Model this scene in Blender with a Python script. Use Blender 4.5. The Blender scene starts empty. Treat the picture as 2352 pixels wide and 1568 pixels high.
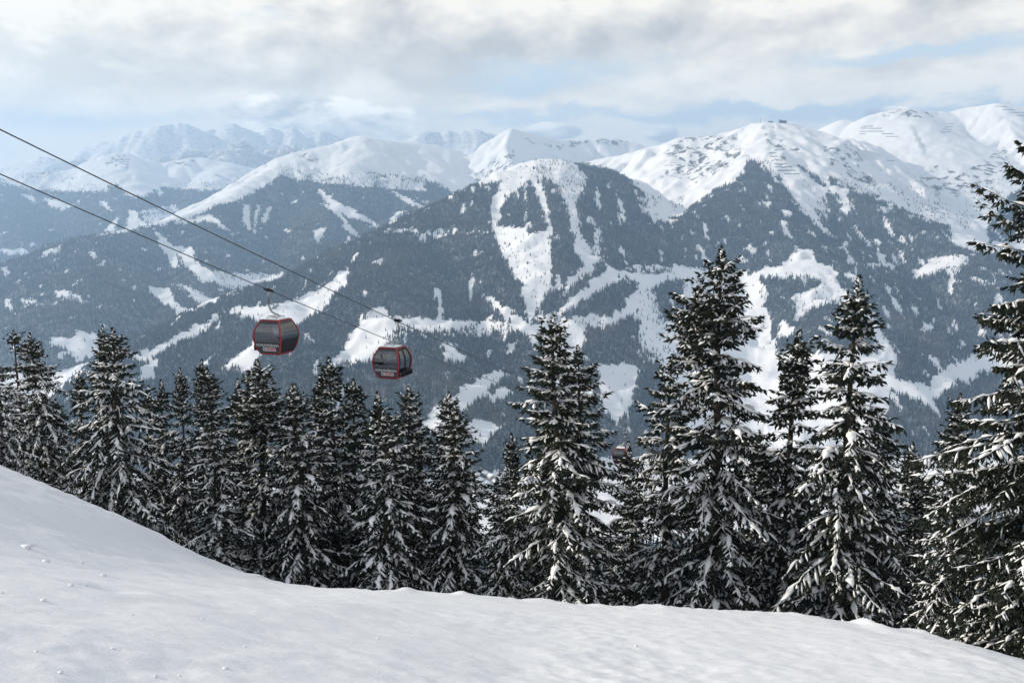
import bpy, math, random
import numpy as np

# ------------------------------------------------------------------ camera, world, sun, exposure
SC = bpy.context.scene
COL = SC.collection
PW = 2352.0                                   # pixel grid the photograph was measured on (2352 x 1568)
F = 35.0 / 36.0 * PW
PITCH = math.atan((784 - 451) / F)
CP, SP = math.cos(PITCH), math.sin(PITCH)

cam = bpy.data.cameras.new('camera'); cam_o = bpy.data.objects.new('camera', cam); COL.objects.link(cam_o)
cam.lens = 35; cam.sensor_width = 36; cam.clip_start = 0.3; cam.clip_end = 120000
cam_o.rotation_euler = (math.pi / 2 - PITCH, 0, 0)
SC.camera = cam_o

SUN_AZ, SUN_EL = math.radians(-85), math.radians(24)
sl = bpy.data.lights.new('sun', 'SUN'); sun = bpy.data.objects.new('sun', sl); COL.objects.link(sun)
sl.energy = 4.2; sl.angle = math.radians(1.5); sl.color = (1.0, 0.88, 0.72)
sun.rotation_euler = (math.pi / 2 - SUN_EL, 0, -SUN_AZ + math.pi)

SC.view_settings.view_transform = 'Standard'; SC.view_settings.look = 'None'
SC.view_settings.exposure = 0.20; SC.view_settings.gamma = 1.0
SC.cycles.use_denoising = True
SC.cycles.max_bounces = 6; SC.cycles.diffuse_bounces = 3; SC.cycles.transparent_max_bounces = 12
SC.cycles.volume_bounces = 1; SC.cycles.caustics_reflective = False; SC.cycles.caustics_refractive = False


class NT:
    """tiny node-tree helper"""
    def __init__(self, tree):
        self.t = tree; tree.nodes.clear()
    def n(self, typ, props=None, **ins):
        nd = self.t.nodes.new(typ)
        for k, v in (props or {}).items(): setattr(nd, k, v)
        for k, v in ins.items():
            key = int(k[1:]) if k[0] == 'i' and k[1:].isdigit() else k.replace('_', ' ')
            sock = nd.inputs[key]
            if isinstance(v, bpy.types.NodeSocket): self.t.links.new(v, sock)
            else: sock.default_value = v
        return nd
    def math(self, op, a, b=0.0, c=0.0, clamp=False):
        return self.n('ShaderNodeMath', {'operation': op, 'use_clamp': clamp}, i0=a, i1=b, i2=c).outputs[0]
    def mix(self, f, a, b):
        nd = self.n('ShaderNodeMix', {'data_type': 'RGBA'})
        for i, v in ((0, f), (6, a), (7, b)):
            if isinstance(v, bpy.types.NodeSocket): self.t.links.new(v, nd.inputs[i])
            else: nd.inputs[i].default_value = v
        return nd.outputs[2]
    def ramp(self, v, lo, hi, a=0.0, b=1.0):
        return self.n('ShaderNodeMapRange', {'interpolation_type': 'SMOOTHSTEP'}, i0=v, i1=lo, i2=hi, i3=a, i4=b).outputs[0]
    def noise(self, vec, scale, detail=5, rough=0.55, dist=0.0):
        return self.n('ShaderNodeTexNoise', None, Vector=vec, Scale=scale, Detail=detail, Roughness=rough, Distortion=dist).outputs[0]


def px_angles(px, py):
    """azimuth and elevation (radians) of a measured direction"""
    u = (px - 1176) / F; v = (784 - py) / F
    y = CP + SP * v; z = -SP + CP * v
    return math.atan2(u, y), math.atan2(z, math.hypot(u, y))


def build_world():
    w = bpy.data.worlds.new('World'); SC.world = w; w.use_nodes = True
    g = NT(w.node_tree)
    tc = g.n('ShaderNodeTexCoord').outputs['Generated']
    sep = g.n('ShaderNodeSeparateXYZ', None, Vector=tc)
    x, y, z = sep.outputs
    az = g.math('ARCTAN2', x, y)
    el = g.math('ARCSINE', z)
    sky = g.n('ShaderNodeTexSky', {'sky_type': 'NISHITA', 'sun_disc': False, 'sun_elevation': SUN_EL, 'sun_rotation': SUN_AZ,
                                   'altitude': 1700, 'air_density': 1.0, 'dust_density': 1.5, 'ozone_density': 1.2}).outputs[0]
    # broken winter cloud: billows a little wider than tall, flattening towards the horizon
    def field(da, de):
        eh = g.math('POWER', g.math('MAXIMUM', g.math('ADD', el, de), 0.001), 0.8)
        aa = g.math('ADD', az, da)
        v1 = g.n('ShaderNodeCombineXYZ', None, X=g.math('MULTIPLY', aa, 3.2), Y=g.math('MULTIPLY', eh, 6.2), Z=3.7).outputs[0]
        v2 = g.n('ShaderNodeCombineXYZ', None, X=g.math('MULTIPLY', aa, 10.0), Y=g.math('MULTIPLY', eh, 15.0), Z=1.3).outputs[0]
        bg_ = g.noise(v1, 1.15, 4, 0.5, 0.35); fn_ = g.noise(v2, 1.3, 8, 0.58, 0.25)
        return bg_, fn_, g.math('ADD', g.math('MULTIPLY', bg_, 0.6), g.math('MULTIPLY', fn_, 0.4))
    big, fine, dens = field(0.0, 0.0)
    _b, _f, dens2 = field(-0.022, 0.014)
    lit = g.math('MULTIPLY', g.math('SUBTRACT', dens2, dens), 7.5)          # > 0: side turned from the light
    def blob(px, py, wx, wy, warp=0.02):
        a0, e0 = px_angles(px, py)
        wz = g.math('MULTIPLY', g.math('SUBTRACT', fine, 0.5), warp * 6)
        wb = g.math('MULTIPLY', g.math('SUBTRACT', big, 0.5), warp * 4)
        dx = g.math('DIVIDE', g.math('ADD', g.math('SUBTRACT', az, a0), wb), wx / F)
        dy = g.math('DIVIDE', g.math('ADD', g.math('SUBTRACT', el, e0), g.math('MULTIPLY', wz, 0.45)), wy / F)
        r = g.math('ADD', g.math('MULTIPLY', dx, dx), g.math('MULTIPLY', dy, dy))
        return g.math('POWER', 2.718, g.math('MULTIPLY', r, -1.0))
    # openings in the cloud where pale blue shows, and the dark undersides
    gap = None
    for (px, py, wx, wy, k) in ((2060, 118, 260, 26, .62), (1310, 165, 260, 42, .5), (1560, 262, 420, 26, .36), (2000, 255, 420, 22, .48),
                                (640, 38, 130, 22, .38), (200, 280, 380, 26, .26), (1180, 200, 160, 30, .3), (1050, 262, 300, 18, .3), (-900, 150, 500, 80, .4), (3400, 200, 500, 70, .4)):
        b = g.math('MULTIPLY', blob(px, py, wx, wy), k)
        gap = b if gap is None else g.math('ADD', gap, b)
    dark = None
    for (px, py, wx, wy, k) in ((1050, 130, 170, 95, .95), (480, 165, 560, 60, .45), (1500, 105, 300, 70, .45), (120, 70, 360, 70, .35), (880, 268, 120, 36, .75), (1950, 50, 500, 40, .3), (250, 225, 300, 26, .25)):
        b = g.math('MULTIPLY', blob(px, py, wx, wy), k)
        dark = b if dark is None else g.math('ADD', dark, b)
    bright = None
    for (px, py, wx, wy, k) in ((760, 232, 210, 26, .7), (560, 245, 160, 20, .5), (1060, 40, 90, 40, .4), (20, 100, 200, 60, .4), (2100, 190, 500, 35, .35), (980, 148, 40, 28, .5), (-60, 170, 300, 60, .5), (560, 345, 300, 22, .6), (300, 300, 700, 40, .7), (1200, 270, 500, 40, .5), (60, 30, 260, 60, .6)):
        b = g.math('MULTIPLY', blob(px, py, wx, wy), k)
        bright = b if bright is None else g.math('ADD', bright, b)
    cover = g.ramp(g.math('SUBTRACT', g.math('ADD', dens, 0.28), gap), 0.22, 0.66)
    shade = g.math('ADD', g.math('ADD', g.math('MULTIPLY', g.ramp(dens, 0.42, 0.62), 0.30), g.math('MULTIPLY', lit, 0.8)), g.math('MULTIPLY', dark, g.ramp(fine, 0.3, 0.6, 0.55, 1.0)), clamp=True)
    shade = g.math('SUBTRACT', shade, g.math('MULTIPLY', bright, 0.55), clamp=True)
    cloud = g.mix(shade, (11.6, 10.6, 9.0, 1), (5.5, 5.15, 4.75, 1))
    # cloud colour turns warmer towards the sun
    sund = g.n('ShaderNodeVectorMath', {'operation': 'DOT_PRODUCT'}, i0=tc, i1=(math.sin(SUN_AZ) * math.cos(SUN_EL), math.cos(SUN_AZ) * math.cos(SUN_EL), math.sin(SUN_EL))).outputs['Value']
    cloud = g.mix(g.ramp(sund, 0.45, 1.0, 0, 0.6), cloud, (10.5, 9.6, 8.0, 1))
    blue = g.mix(0.85, sky, (7.4, 8.3, 8.7, 1))
    colr = g.mix(cover, blue, cloud)
    colr = g.mix(g.ramp(el, 0.30, 0.75, 0, 0.85), colr, (4.3, 4.8, 5.6, 1))      # bluish tint added overhead, out of view, to cool the ambient light
    colr = g.mix(g.math('MULTIPLY', g.ramp(el, 0.03, 0.17, 0.62, 0.0), cover), colr, (13.5, 12.2, 10.2, 1))     # brighter cloud seen edge-on low down
    for (px, py, wx, wy) in ((720, 272, 270, 62), (1275, 302, 66, 20), (1520, 314, 48, 24), (2035, 260, 48, 16), (-700, 250, 300, 70), (3100, 260, 300, 60)):
        a0, e0 = px_angles(px, py)
        dx = g.math('DIVIDE', g.math('SUBTRACT', az, a0), wx / F); dy = g.math('DIVIDE', g.math('SUBTRACT', el, e0), wy / F)
        body = g.math('SUBTRACT', 1.0, g.math('ADD', g.math('MULTIPLY', dx, dx), g.math('MULTIPLY', dy, dy)))
        edge = g.math('ADD', body, g.math('MULTIPLY', g.math('SUBTRACT', fine, 0.5), 3.4))
        msk = g.ramp(edge, 0.0, 0.45)
        hi = g.math('ADD', g.math('ADD', g.math('MULTIPLY', dy, 0.42), g.math('MULTIPLY', lit, -1.5)), 0.52, clamp=True)
        colr = g.mix(g.math('MULTIPLY', msk, 0.92), colr, g.mix(hi, (5.6, 5.5, 5.5, 1), (15.5, 14.3, 12.4, 1)))
    below = g.ramp(z, -0.06, -0.01)
    colr = g.mix(below, (3.0, 3.4, 3.9, 1), colr)
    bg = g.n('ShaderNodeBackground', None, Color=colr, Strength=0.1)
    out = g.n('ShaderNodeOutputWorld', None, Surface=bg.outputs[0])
build_world()


# ------------------------------------------------------------------ helpers
def ray(px, py):
    u = (px - 1176) / F; v = (784 - py) / F
    y = CP + SP * v; z = -SP + CP * v
    return u / y, z / y

def at(px, py, Y):
    a, b = ray(px, py)
    return np.array([a * Y, Y, b * Y])

def project(x, y, z):
    yc = CP * y - SP * z; zc = SP * y + CP * z
    yc = np.maximum(yc, 1e-3)
    return 1176 + F * x / yc, 784 - F * zc / yc

_rng = np.random.RandomState(7)
_P = np.concatenate([_rng.permutation(1024)] * 2)
_G = np.stack([np.cos(_rng.rand(1024) * 6.2832), np.sin(_rng.rand(1024) * 6.2832)], 1)
_G = _G / np.linalg.norm(_G, axis=1, keepdims=True)

def perlin(x, y, seed=0):
    x = np.asarray(x, float) + seed * 17.31; y = np.asarray(y, float) + seed * 9.77
    xi = np.floor(x).astype(np.int64); yi = np.floor(y).astype(np.int64)
    xf = x - xi; yf = y - yi
    def gr(ix, iy, dx, dy):
        gg = _G[_P[(_P[ix & 1023] + iy) & 1023]]
        return gg[..., 0] * dx + gg[..., 1] * dy
    u = xf * xf * xf * (xf * (xf * 6 - 15) + 10); v = yf * yf * yf * (yf * (yf * 6 - 15) + 10)
    a = gr(xi, yi, xf, yf); b = gr(xi + 1, yi, xf - 1, yf); c = gr(xi, yi + 1, xf, yf - 1); d = gr(xi + 1, yi + 1, xf - 1, yf - 1)
    return (a + u * (b - a) + v * ((c + u * (d - c)) - (a + u * (b - a)))) * 1.5

def fbm(x, y, octaves=4, seed=0, gain=0.5):
    r = 0; a = 1.0; f = 1.0; tot = 0
    for k in range(octaves):
        r = r + a * perlin(x * f, y * f, seed + k * 3); tot += a; a *= gain; f *= 2.03
    return r / tot

def inpoly(px, py, poly):
    r = np.zeros(px.shape, bool); n = len(poly); j = n - 1
    for i in range(n):
        xi, yi = poly[i]; xj, yj = poly[j]
        if yi != yj:
            c = ((yi > py) != (yj > py)) & (px < (xj - xi) * (py - yi) / (yj - yi) + xi)
            r ^= c
        j = i
    return r

def mesh_np(name, V, Fc, mat=None, parent=None, smooth=False):
    """V (n,3), Fc: int array (m,3|4) or list of those"""
    V = np.asarray(V, np.float32)
    fl = Fc if isinstance(Fc, list) else [Fc]
    fl = [np.asarray(f, np.int32) for f in fl if len(f)]
    me = bpy.data.meshes.new(name)
    me.vertices.add(len(V)); me.vertices.foreach_set('co', V.ravel())
    nl = sum(f.size for f in fl); nf = sum(len(f) for f in fl)
    me.loops.add(nl); me.polygons.add(nf)
    me.loops.foreach_set('vertex_index', np.concatenate([f.ravel() for f in fl]))
    tot = np.concatenate([np.full(len(f), f.shape[1], np.int32) for f in fl])
    st = np.concatenate([[0], np.cumsum(tot)[:-1]]).astype(np.int32)
    me.polygons.foreach_set('loop_start', st); me.polygons.foreach_set('loop_total', tot)
    if smooth: me.polygons.foreach_set('use_smooth', np.ones(nf, bool))
    me.update(calc_edges=True)
    if mat: me.materials.append(mat)
    o = bpy.data.objects.new(name, me); COL.objects.link(o)
    if parent: o.parent = parent
    return o

def attr(o, name, vals):
    a = o.data.attributes.new(name, 'FLOAT', 'POINT'); a.data.foreach_set('value', np.asarray(vals, np.float32))

def empty(name, loc=(0, 0, 0), rz=0.0):
    o = bpy.data.objects.new(name, None); COL.objects.link(o)
    o.location = loc; o.rotation_euler = (0, 0, rz); o.empty_display_size = 0.3
    return o

def tag(o, label=None, cat=None, group=None, kind=None):
    if label: o['label'] = label
    if cat: o['category'] = cat
    if group: o['group'] = group
    if kind: o['kind'] = kind
    return o

def copy_tree(o, parent=None):
    c = o.copy(); COL.objects.link(c)
    if parent: c.parent = parent
    for ch in list(o.children): copy_tree(ch, c)
    return c

def principled(name, color, rough=0.6, metal=0.0, spec=0.3, **kw):
    m = bpy.data.materials.new(name); m.use_nodes = True
    b = m.node_tree.nodes['Principled BSDF']
    b.inputs['Base Color'].default_value = (*color, 1); b.inputs['Roughness'].default_value = rough
    b.inputs['Metallic'].default_value = metal; b.inputs['Specular IOR Level'].default_value = spec
    for k, v in kw.items(): b.inputs[k.replace('_', ' ')].default_value = v
    return m

def noisy(name, c1, c2, scale, rough=0.7, bump=0.0, spec=0.25, metal=0.0, bscale=None, bdist=0.02):
    m = bpy.data.materials.new(name); m.use_nodes = True
    g = NT(m.node_tree)
    tc = g.n('ShaderNodeTexCoord').outputs['Object']
    nz = g.noise(tc, scale, 5, 0.6)
    col = g.mix(g.ramp(nz, 0.35, 0.65), (*c1, 1), (*c2, 1))
    b = g.n('ShaderNodeBsdfPrincipled', None, Base_Color=col, Roughness=rough, Metallic=metal)
    b.inputs['Specular IOR Level'].default_value = spec
    if bump:
        bn = g.n('ShaderNodeBump', None, Strength=bump, Distance=bdist, Height=g.noise(tc, bscale or scale * 3, 4, 0.6))
        g.t.links.new(bn.outputs[0], b.inputs['Normal'])
    g.n('ShaderNodeOutputMaterial', None, Surface=b.outputs[0])
    return m


# ------------------------------------------------------------------ mountains: ridge lines (pixel, pixel, metres away)
def R3(pts): return np.array([at(*p) for p in pts])

def jag(pts, amp, seed, n=4):
    r = np.random.RandomState(seed); out = []
    for p, q in zip(pts[:-1], pts[1:]):
        out.append(p)
        for i in range(1, n): t = i / n; out.append(tuple(np.array(p) * (1 - t) + np.array(q) * t + np.array([0, r.uniform(-amp, amp * 0.5), 0])))
    return out + [pts[-1]]
RIDGES = []      # (massif, points, slope, rib amplitude, rib wavelength, rounding)
def ridge(m, pts, slope, rib=28, wl=260, rnd=50): RIDGES.append((m, R3(jag(pts, {'C': 2.2, 'A': 1.2, 'E': 1.5, 'R': 1.5, 'D': 1.0}.get(m, 0.6), len(RIDGES), 3)), slope, rib, wl, rnd))

# B: wooded dome with avalanche gullies
ridge('B', [(100, 960, 2650), (200, 895, 2800), (300, 832, 2980), (400, 772, 3180), (520, 712, 3400), (600, 672, 3550), (680, 640, 3700), (780, 592, 3850), (880, 550, 4000),
            (980, 492, 4180), (1080, 442, 4350), (1180, 392, 4500), (1260, 367, 4600), (1340, 384, 4680), (1400, 404, 4720), (1450, 452, 4650), (1476, 505, 4520), (1482, 548, 4380)], 0.66, 34, 330, 110)
ridge('B', [(1260, 367, 4600), (1265, 430, 4250), (1280, 520, 3800), (1270, 620, 3400)], 0.55, 26, 240, 90)
ridge('B', [(900, 545, 4000), (930, 640, 3450), (960, 750, 3000), (1000, 860, 2700)], 0.52, 22, 260, 130)
ridge('B', [(620, 665, 3560), (700, 760, 3050), (790, 870, 2700), (850, 960, 2500)], 0.5, 22, 240, 120)
# A: broad snowy summit with buildings
ridge('A', [(1250, 385, 6200), (1330, 374, 6150), (1400, 362, 6100), (1500, 337, 5950), (1560, 322, 5850), (1590, 315, 5800), (1640, 312, 5750), (1690, 299, 5700), (1740, 285, 5620), (1790, 284, 5600),
            (1860, 298, 5560), (1910, 314, 5620), (1960, 326, 5750)], 0.62, 80, 150, 45)
ridge('A', [(1780, 284, 5600), (1770, 330, 5300), (1750, 385, 5000), (1715, 445, 4650), (1650, 470, 4450), (1560, 515, 4250), (1480, 560, 4000), (1390, 615, 3700), (1300, 690, 3300), (1240, 760, 3050)], 0.58, 20, 260, 90)
ridge('A', [(1715, 445, 4650), (1790, 500, 4300), (1850, 570, 3950), (1890, 650, 3600), (1930, 760, 3200), (1990, 880, 2850)], 0.55, 20, 260, 90)
ridge('A', [(1790, 284, 5600), (1850, 370, 5200), (1930, 430, 4900), (2050, 485, 4600), (2170, 535, 4350), (2230, 580, 4100), (2290, 660, 3750), (2360, 760, 3400)], 0.56, 24, 230, 90)
ridge('A', [(1590, 315, 5800), (1560, 400, 5350), (1500, 480, 5050)], 0.62, 30, 170, 60)
# R: high sunlit ridge at the right
ridge('R', [(1860, 330, 6900), (1890, 303, 6800), (1935, 276, 6700), (1975, 286, 6650), (2010, 263, 6600), (2075, 250, 6600), (2130, 255, 6700), (2180, 259, 6750), (2230, 246, 6750), (2290, 238, 6650),
            (2350, 246, 6650), (2500, 262, 6700), (2700, 280, 6700)], 0.58, 34, 260, 40)
ridge('R', [(2290, 238, 6650), (2325, 300, 6250), (2352, 345, 5950), (2410, 430, 5450), (2480, 540, 4900), (2560, 660, 4400)], 0.62, 55, 150, 20)
ridge('R', [(2075, 250, 6600), (2100, 330, 6150), (2150, 400, 5800)], 0.45, 14, 200, 90)
# C: pointed snow peak
ridge('C', [(960, 450, 7400), (1000, 418, 7550), (1040, 378, 7750), (1110, 338, 7900), (1150, 306, 7980), (1174, 294, 8000), (1200, 300, 8050), (1240, 311, 8150), (1285, 321, 8250), (1330, 322, 8350),
            (1390, 317, 8450), (1430, 322, 8500), (1480, 334, 8500), (1560, 350, 8500), (1700, 370, 8500)], 0.78, 60, 220, 4)
ridge('C', [(1174, 294, 8000), (1160, 335, 7650), (1180, 380, 7200), (1150, 430, 6700)], 0.85, 45, 170, 4)
# D: wooded massif left of the middle with a white summit plateau
ridge('D', [(-260, 690, 4300), (-100, 640, 4500), (60, 592, 4800), (200, 547, 5200), (270, 531, 5450), (350, 514, 5700), (430, 492, 6000), (510, 462, 6300), (560, 426, 6600), (620, 392, 6900), (680, 351, 7200),
            (770, 331, 7400), (830, 314, 7500), (900, 325, 7700), (1000, 333, 7950), (1060, 353, 8000), (1110, 395, 7800)], 0.56, 42, 240, 40)
ridge('D', [(830, 314, 7500), (800, 400, 6900), (770, 480, 6300), (730, 560, 5700), (690, 620, 5200)], 0.52, 28, 260, 90)
ridge('D', [(960, 330, 7850), (960, 420, 7000), (930, 490, 6300), (880, 560, 5600)], 0.52, 26, 260, 90)
ridge('D', [(510, 462, 6300), (480, 560, 5500), (450, 640, 4900), (400, 720, 4300)], 0.48, 24, 260, 100)
ridge('D', [(200, 547, 5200), (180, 640, 4500), (160, 740, 3900)], 0.48, 24, 260, 100)
# E: far left massif
ridge('E', [(-400, 450, 9000), (-150, 430, 9000), (0, 410, 9000), (120, 396, 9200), (190, 386, 9300), (235, 366, 9400), (275, 352, 9500), (330, 366, 9600), (380, 376, 9650), (420, 366, 9700), (460, 361, 9800),
            (500, 370, 9800), (580, 386, 9800), (700, 415, 9800), (900, 440, 9900)], 0.52, 55, 260, 25)
ridge('E', [(275, 352, 9500), (300, 420, 8700), (330, 480, 7900), (350, 530, 7300)], 0.46, 26, 300, 110)
ridge('E', [(0, 410, 9000), (20, 480, 8000), (40, 540, 7200)], 0.46, 26, 300, 110)
ridge('E', [(520, 372, 9800), (480, 420, 9000), (450, 460, 8300)], 0.46, 26, 300, 90)
MASS = ['B', 'A', 'R', 'C', 'D', 'E', 'V']

def terrain_z(X, Y):
    """height and owning massif of the mountain country at world x, y"""
    X = np.asarray(X, float); Y = np.asarray(Y, float)
    wx = X + 20 * fbm(X / 700, Y / 700, 3, 1); wy = Y + 20 * fbm(X / 700, Y / 700, 3, 5)
    floor = np.clip(-690 + np.maximum(Y - 2600, 0) * 0.055, -690, -250) + 14 * fbm(X / 500, Y / 500, 3, 9)
    near = -10 - 0.45 * Y + 10 * fbm(X / 160, Y / 160, 3, 12) - 6
    H = np.maximum(floor, near); M = np.full(X.shape, 6)
    D = np.full(X.shape, 999.0)
    for ri, (m, P, slope, rib, wl, rnd) in enumerate(RIDGES):
        best = np.full(X.shape, -1e9); bd = np.zeros(X.shape); bs = np.zeros(X.shape)
        s0 = 0.0
        for i in range(len(P) - 1):
            a, b = P[i], P[i + 1]; e = b[:2] - a[:2]; L = math.hypot(*e)
            t = np.clip(((wx - a[0]) * e[0] + (wy - a[1]) * e[1]) / (L * L), 0, 1)
            # near the crest use the unwarped position so the skyline stays put
            d = np.hypot(X - (a[0] + t * e[0]), Y - (a[1] + t * e[1]))
            side = np.sign((X - a[0]) * e[1] - (Y - a[1]) * e[0])
            z = a[2] + t * (b[2] - a[2])
            h = z - slope * (np.sqrt(d * d + rnd * rnd) - rnd)
            k = h > best
            best = np.where(k, h, best); bd = np.where(k, d, bd); bs = np.where(k, s0 + t * L + side * 5000, bs)
            s0 += L
        rb = 1 - np.abs(perlin(bs / wl + 0.35 * perlin(X / 300, Y / 300, 3), bd / (wl * 4), 20 + ri)) * 2
        rb2 = 1 - np.abs(perlin(bs / (wl * 0.37), bd / (wl * 2), 40 + ri)) * 2
        amp = rib * (1 - np.exp(-bd / 220))
        h = best + amp * (rb - 0.6) + 0.35 * amp * (rb2 - 0.6)
        k = h > H
        M = np.where(k, MASS.index(m), M); D = np.where(k, bd, D)
        q = 35.0                                     # soft maximum: rounded valleys
        H = np.maximum(H, h) + q * 0.25 * np.clip(1 - np.abs(H - h) / q, 0, 1) ** 2 * np.clip(np.minimum(D, bd) / 150, 0, 1)
    fine = np.clip(D / 140, 0.16, 1) * np.array([0.8, 1.0, 0.35, 0.8, 0.55, 0.6, 0.4])[M]
    rg = 1 - 2 * np.abs(perlin(X / 190, Y / 190, 61)); rg2 = 1 - 2 * np.abs(perlin(X / 80, Y / 95, 62))
    H = H + fine * (20 * rg + 8 * rg2 + 14 * fbm(X / 240, Y / 240, 3, 60)) + 4 * fine * fbm(X / 50, Y / 50, 2, 70)
    return H, M, D

rowsY = np.concatenate([np.linspace(70, 1600, 36)[:-1], np.linspace(1600, 7000, 400)[:-1], np.linspace(7000, 10600, 130)])
NC = 560
S = np.linspace(-1, 1, NC)
halfw = 0.585 * rowsY + 420
GX = S[None, :] * halfw[:, None]; GY = np.repeat(rowsY[:, None], NC, 1)
GZ, GM, GD = terrain_z(GX, GY)

def grid_at(x, y, A):
    r = np.interp(y, rowsY, np.arange(len(rowsY))); hw = 0.585 * y + 420
    c = np.clip((x / hw + 1) * 0.5 * (NC - 1), 0, NC - 1.001)
    r = np.clip(r, 0, len(rowsY) - 1.001)
    i = r.astype(int); j = c.astype(int); fr = r - i; fc = c - j
    return (A[i, j] * (1 - fr) * (1 - fc) + A[i + 1, j] * fr * (1 - fc) + A[i, j + 1] * (1 - fr) * fc + A[i + 1, j + 1] * fr * fc)

def grid_m(x, y):
    r = np.clip(np.round(np.interp(y, rowsY, np.arange(len(rowsY)))), 0, len(rowsY) - 1).astype(int)
    c = np.clip(np.round((x / (0.585 * y + 420) + 1) * 0.5 * (NC - 1)), 0, NC - 1).astype(int)
    return GM[r, c]

# ---- where the woods, open pistes and rocks lie (outlines measured on close-ups)
def zc(ox, oy, k=2.614):
    return lambda pts: [((ox + a / k) * 0.98, (oy + b / k) * 0.98) for a, b in pts]
z1, z2, z3 = zc(0, 250), zc(800, 250), zc(1600, 200)
W_ = {m: [] for m in MASS}; C_ = {m: [] for m in MASS}; SPARSE = {m: [] for m in MASS}; ROCK = {m: [] for m in MASS}
# B woods
W_['B'] = [[(1150, 420), (1080, 430), (980, 480), (700, 600), (250, 800), (60, 960), (60, 1085), (1300, 1085), (1250, 790), (1210, 730), (1195, 650), (1150, 580), (1128, 520)],
           z2([(1000, 560), (1060, 520), (1115, 500), (1130, 600), (1125, 740), (955, 745)]),
           z2([(1130, 440), (1165, 470), (1215, 600), (1260, 700), (1275, 765), (1140, 770)]),
           z2([(1180, 370), (1230, 380), (1300, 430), (1350, 540), (1395, 680), (1415, 790), (1300, 790), (1270, 620), (1250, 520), (1190, 440)]),
           z2([(1250, 800), (1420, 790), (1430, 880), (1490, 980), (1400, 1050), (1320, 1180), (1230, 1300), (1165, 1330), (1200, 1200), (1290, 1090)]),
           z2([(1395, 325), (1510, 335), (1680, 400), (1800, 480), (1880, 560), (1900, 700), (1820, 830), (1640, 940), (1540, 900), (1480, 800), (1430, 600), (1500, 500), (1500, 420)]),
           z2([(900, 470), (1030, 450), (1000, 520), (940, 660), (905, 600)])]
SPARSE['B'] = [z2([(1000, 420), (1180, 330), (1420, 340), (1500, 450), (1420, 620), (1300, 480), (1200, 420), (1050, 560)]),
               z2([(960, 780), (1280, 770), (1290, 1000), (1200, 1230), (1130, 1080)]),
               z2([(300, 1290), (980, 1310), (1060, 1390), (700, 1400), (250, 1400)]),
               z2([(0, 1480), (200, 1400), (330, 1310), (380, 1400), (150, 1568), (0, 1568)])]
OPEN_B = z2([(1130, 350), (1180, 325), (1135, 460), (1110, 500), (1010, 560), (955, 740), (1110, 752), (1260, 762), (1270, 800), (1295, 920), (1285, 1090), (1230, 1200), (1205, 1270), (1170, 1240), (1130, 1080), (1060, 950), (960, 830), (920, 700), (905, 620), (945, 540), (1000, 440)])
C_['B'] = [z2([(1190, 510), (1240, 515), (1265, 620), (1300, 770), (1270, 770), (1235, 640)]),
           z2([(1360, 520), (1440, 600), (1420, 640), (1450, 780), (1490, 830), (1560, 940), (1530, 1020), (1390, 1110), (1360, 1110), (1410, 1040), (1495, 960), (1430, 860), (1405, 700)]),
           z2([(560, 1095), (605, 1110), (622, 1200), (625, 1320), (585, 1320), (585, 1200)]),
           z2([(860, 1150), (930, 1180), (1060, 1260), (1190, 1340), (1200, 1420), (1060, 1390), (1000, 1290), (930, 1240), (890, 1210)]),
           z2([(260, 775), (340, 745), (470, 745), (470, 765), (340, 775)]), z2([(540, 790), (610, 770), (640, 780), (560, 800)]),
           z2([(480, 765), (900, 765), (900, 775), (480, 778)]),
           z2([(225, 1205), (330, 1310), (300, 1390), (200, 1420), (110, 1568), (-60, 1568), (0, 1480), (120, 1390)]),
           z2([(300, 1300), (430, 1290), (560, 1300), (700, 1310), (960, 1325), (960, 1350), (760, 1350), (640, 1380), (420, 1350)]),
           z2([(610, 1450), (680, 1450), (780, 1568), (640, 1568)]), z2([(1010, 1460), (1080, 1420), (1060, 1480), (1020, 1520)]),
           z2([(1540, 740), (1600, 760), (1600, 830), (1550, 830)]), z2([(1560, 480), (1590, 560), (1585, 620), (1555, 600)]), z2([(1680, 510), (1730, 600), (1740, 700), (1700, 650)]),
           [(512, 722), (540, 708), (640, 700), (720, 668), (800, 612), (798, 660), (740, 690), (700, 735), (620, 745), (540, 725)],
           [(300, 822), (400, 775), (500, 725), (500, 740), (420, 785), (320, 836)], [(318, 870), (345, 820), (360, 822), (350, 870)],
           [(505, 850), (600, 770), (690, 700), (770, 660), (760, 700), (650, 770), (560, 850)],
           [(850, 720), (870, 700), (880, 720), (900, 760), (850, 830), (770, 830), (800, 780)],
           [(1010, 935), (1080, 880), (1160, 840), (1150, 880), (1060, 940), (1000, 980), (960, 985)], [(1115, 905), (1160, 890), (1180, 905), (1120, 925)],
           [(1040, 990), (1110, 965), (1160, 975), (1100, 1020), (1070, 1010)], [(1000, 960), (1060, 950), (1060, 965), (1000, 980)]]
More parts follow.
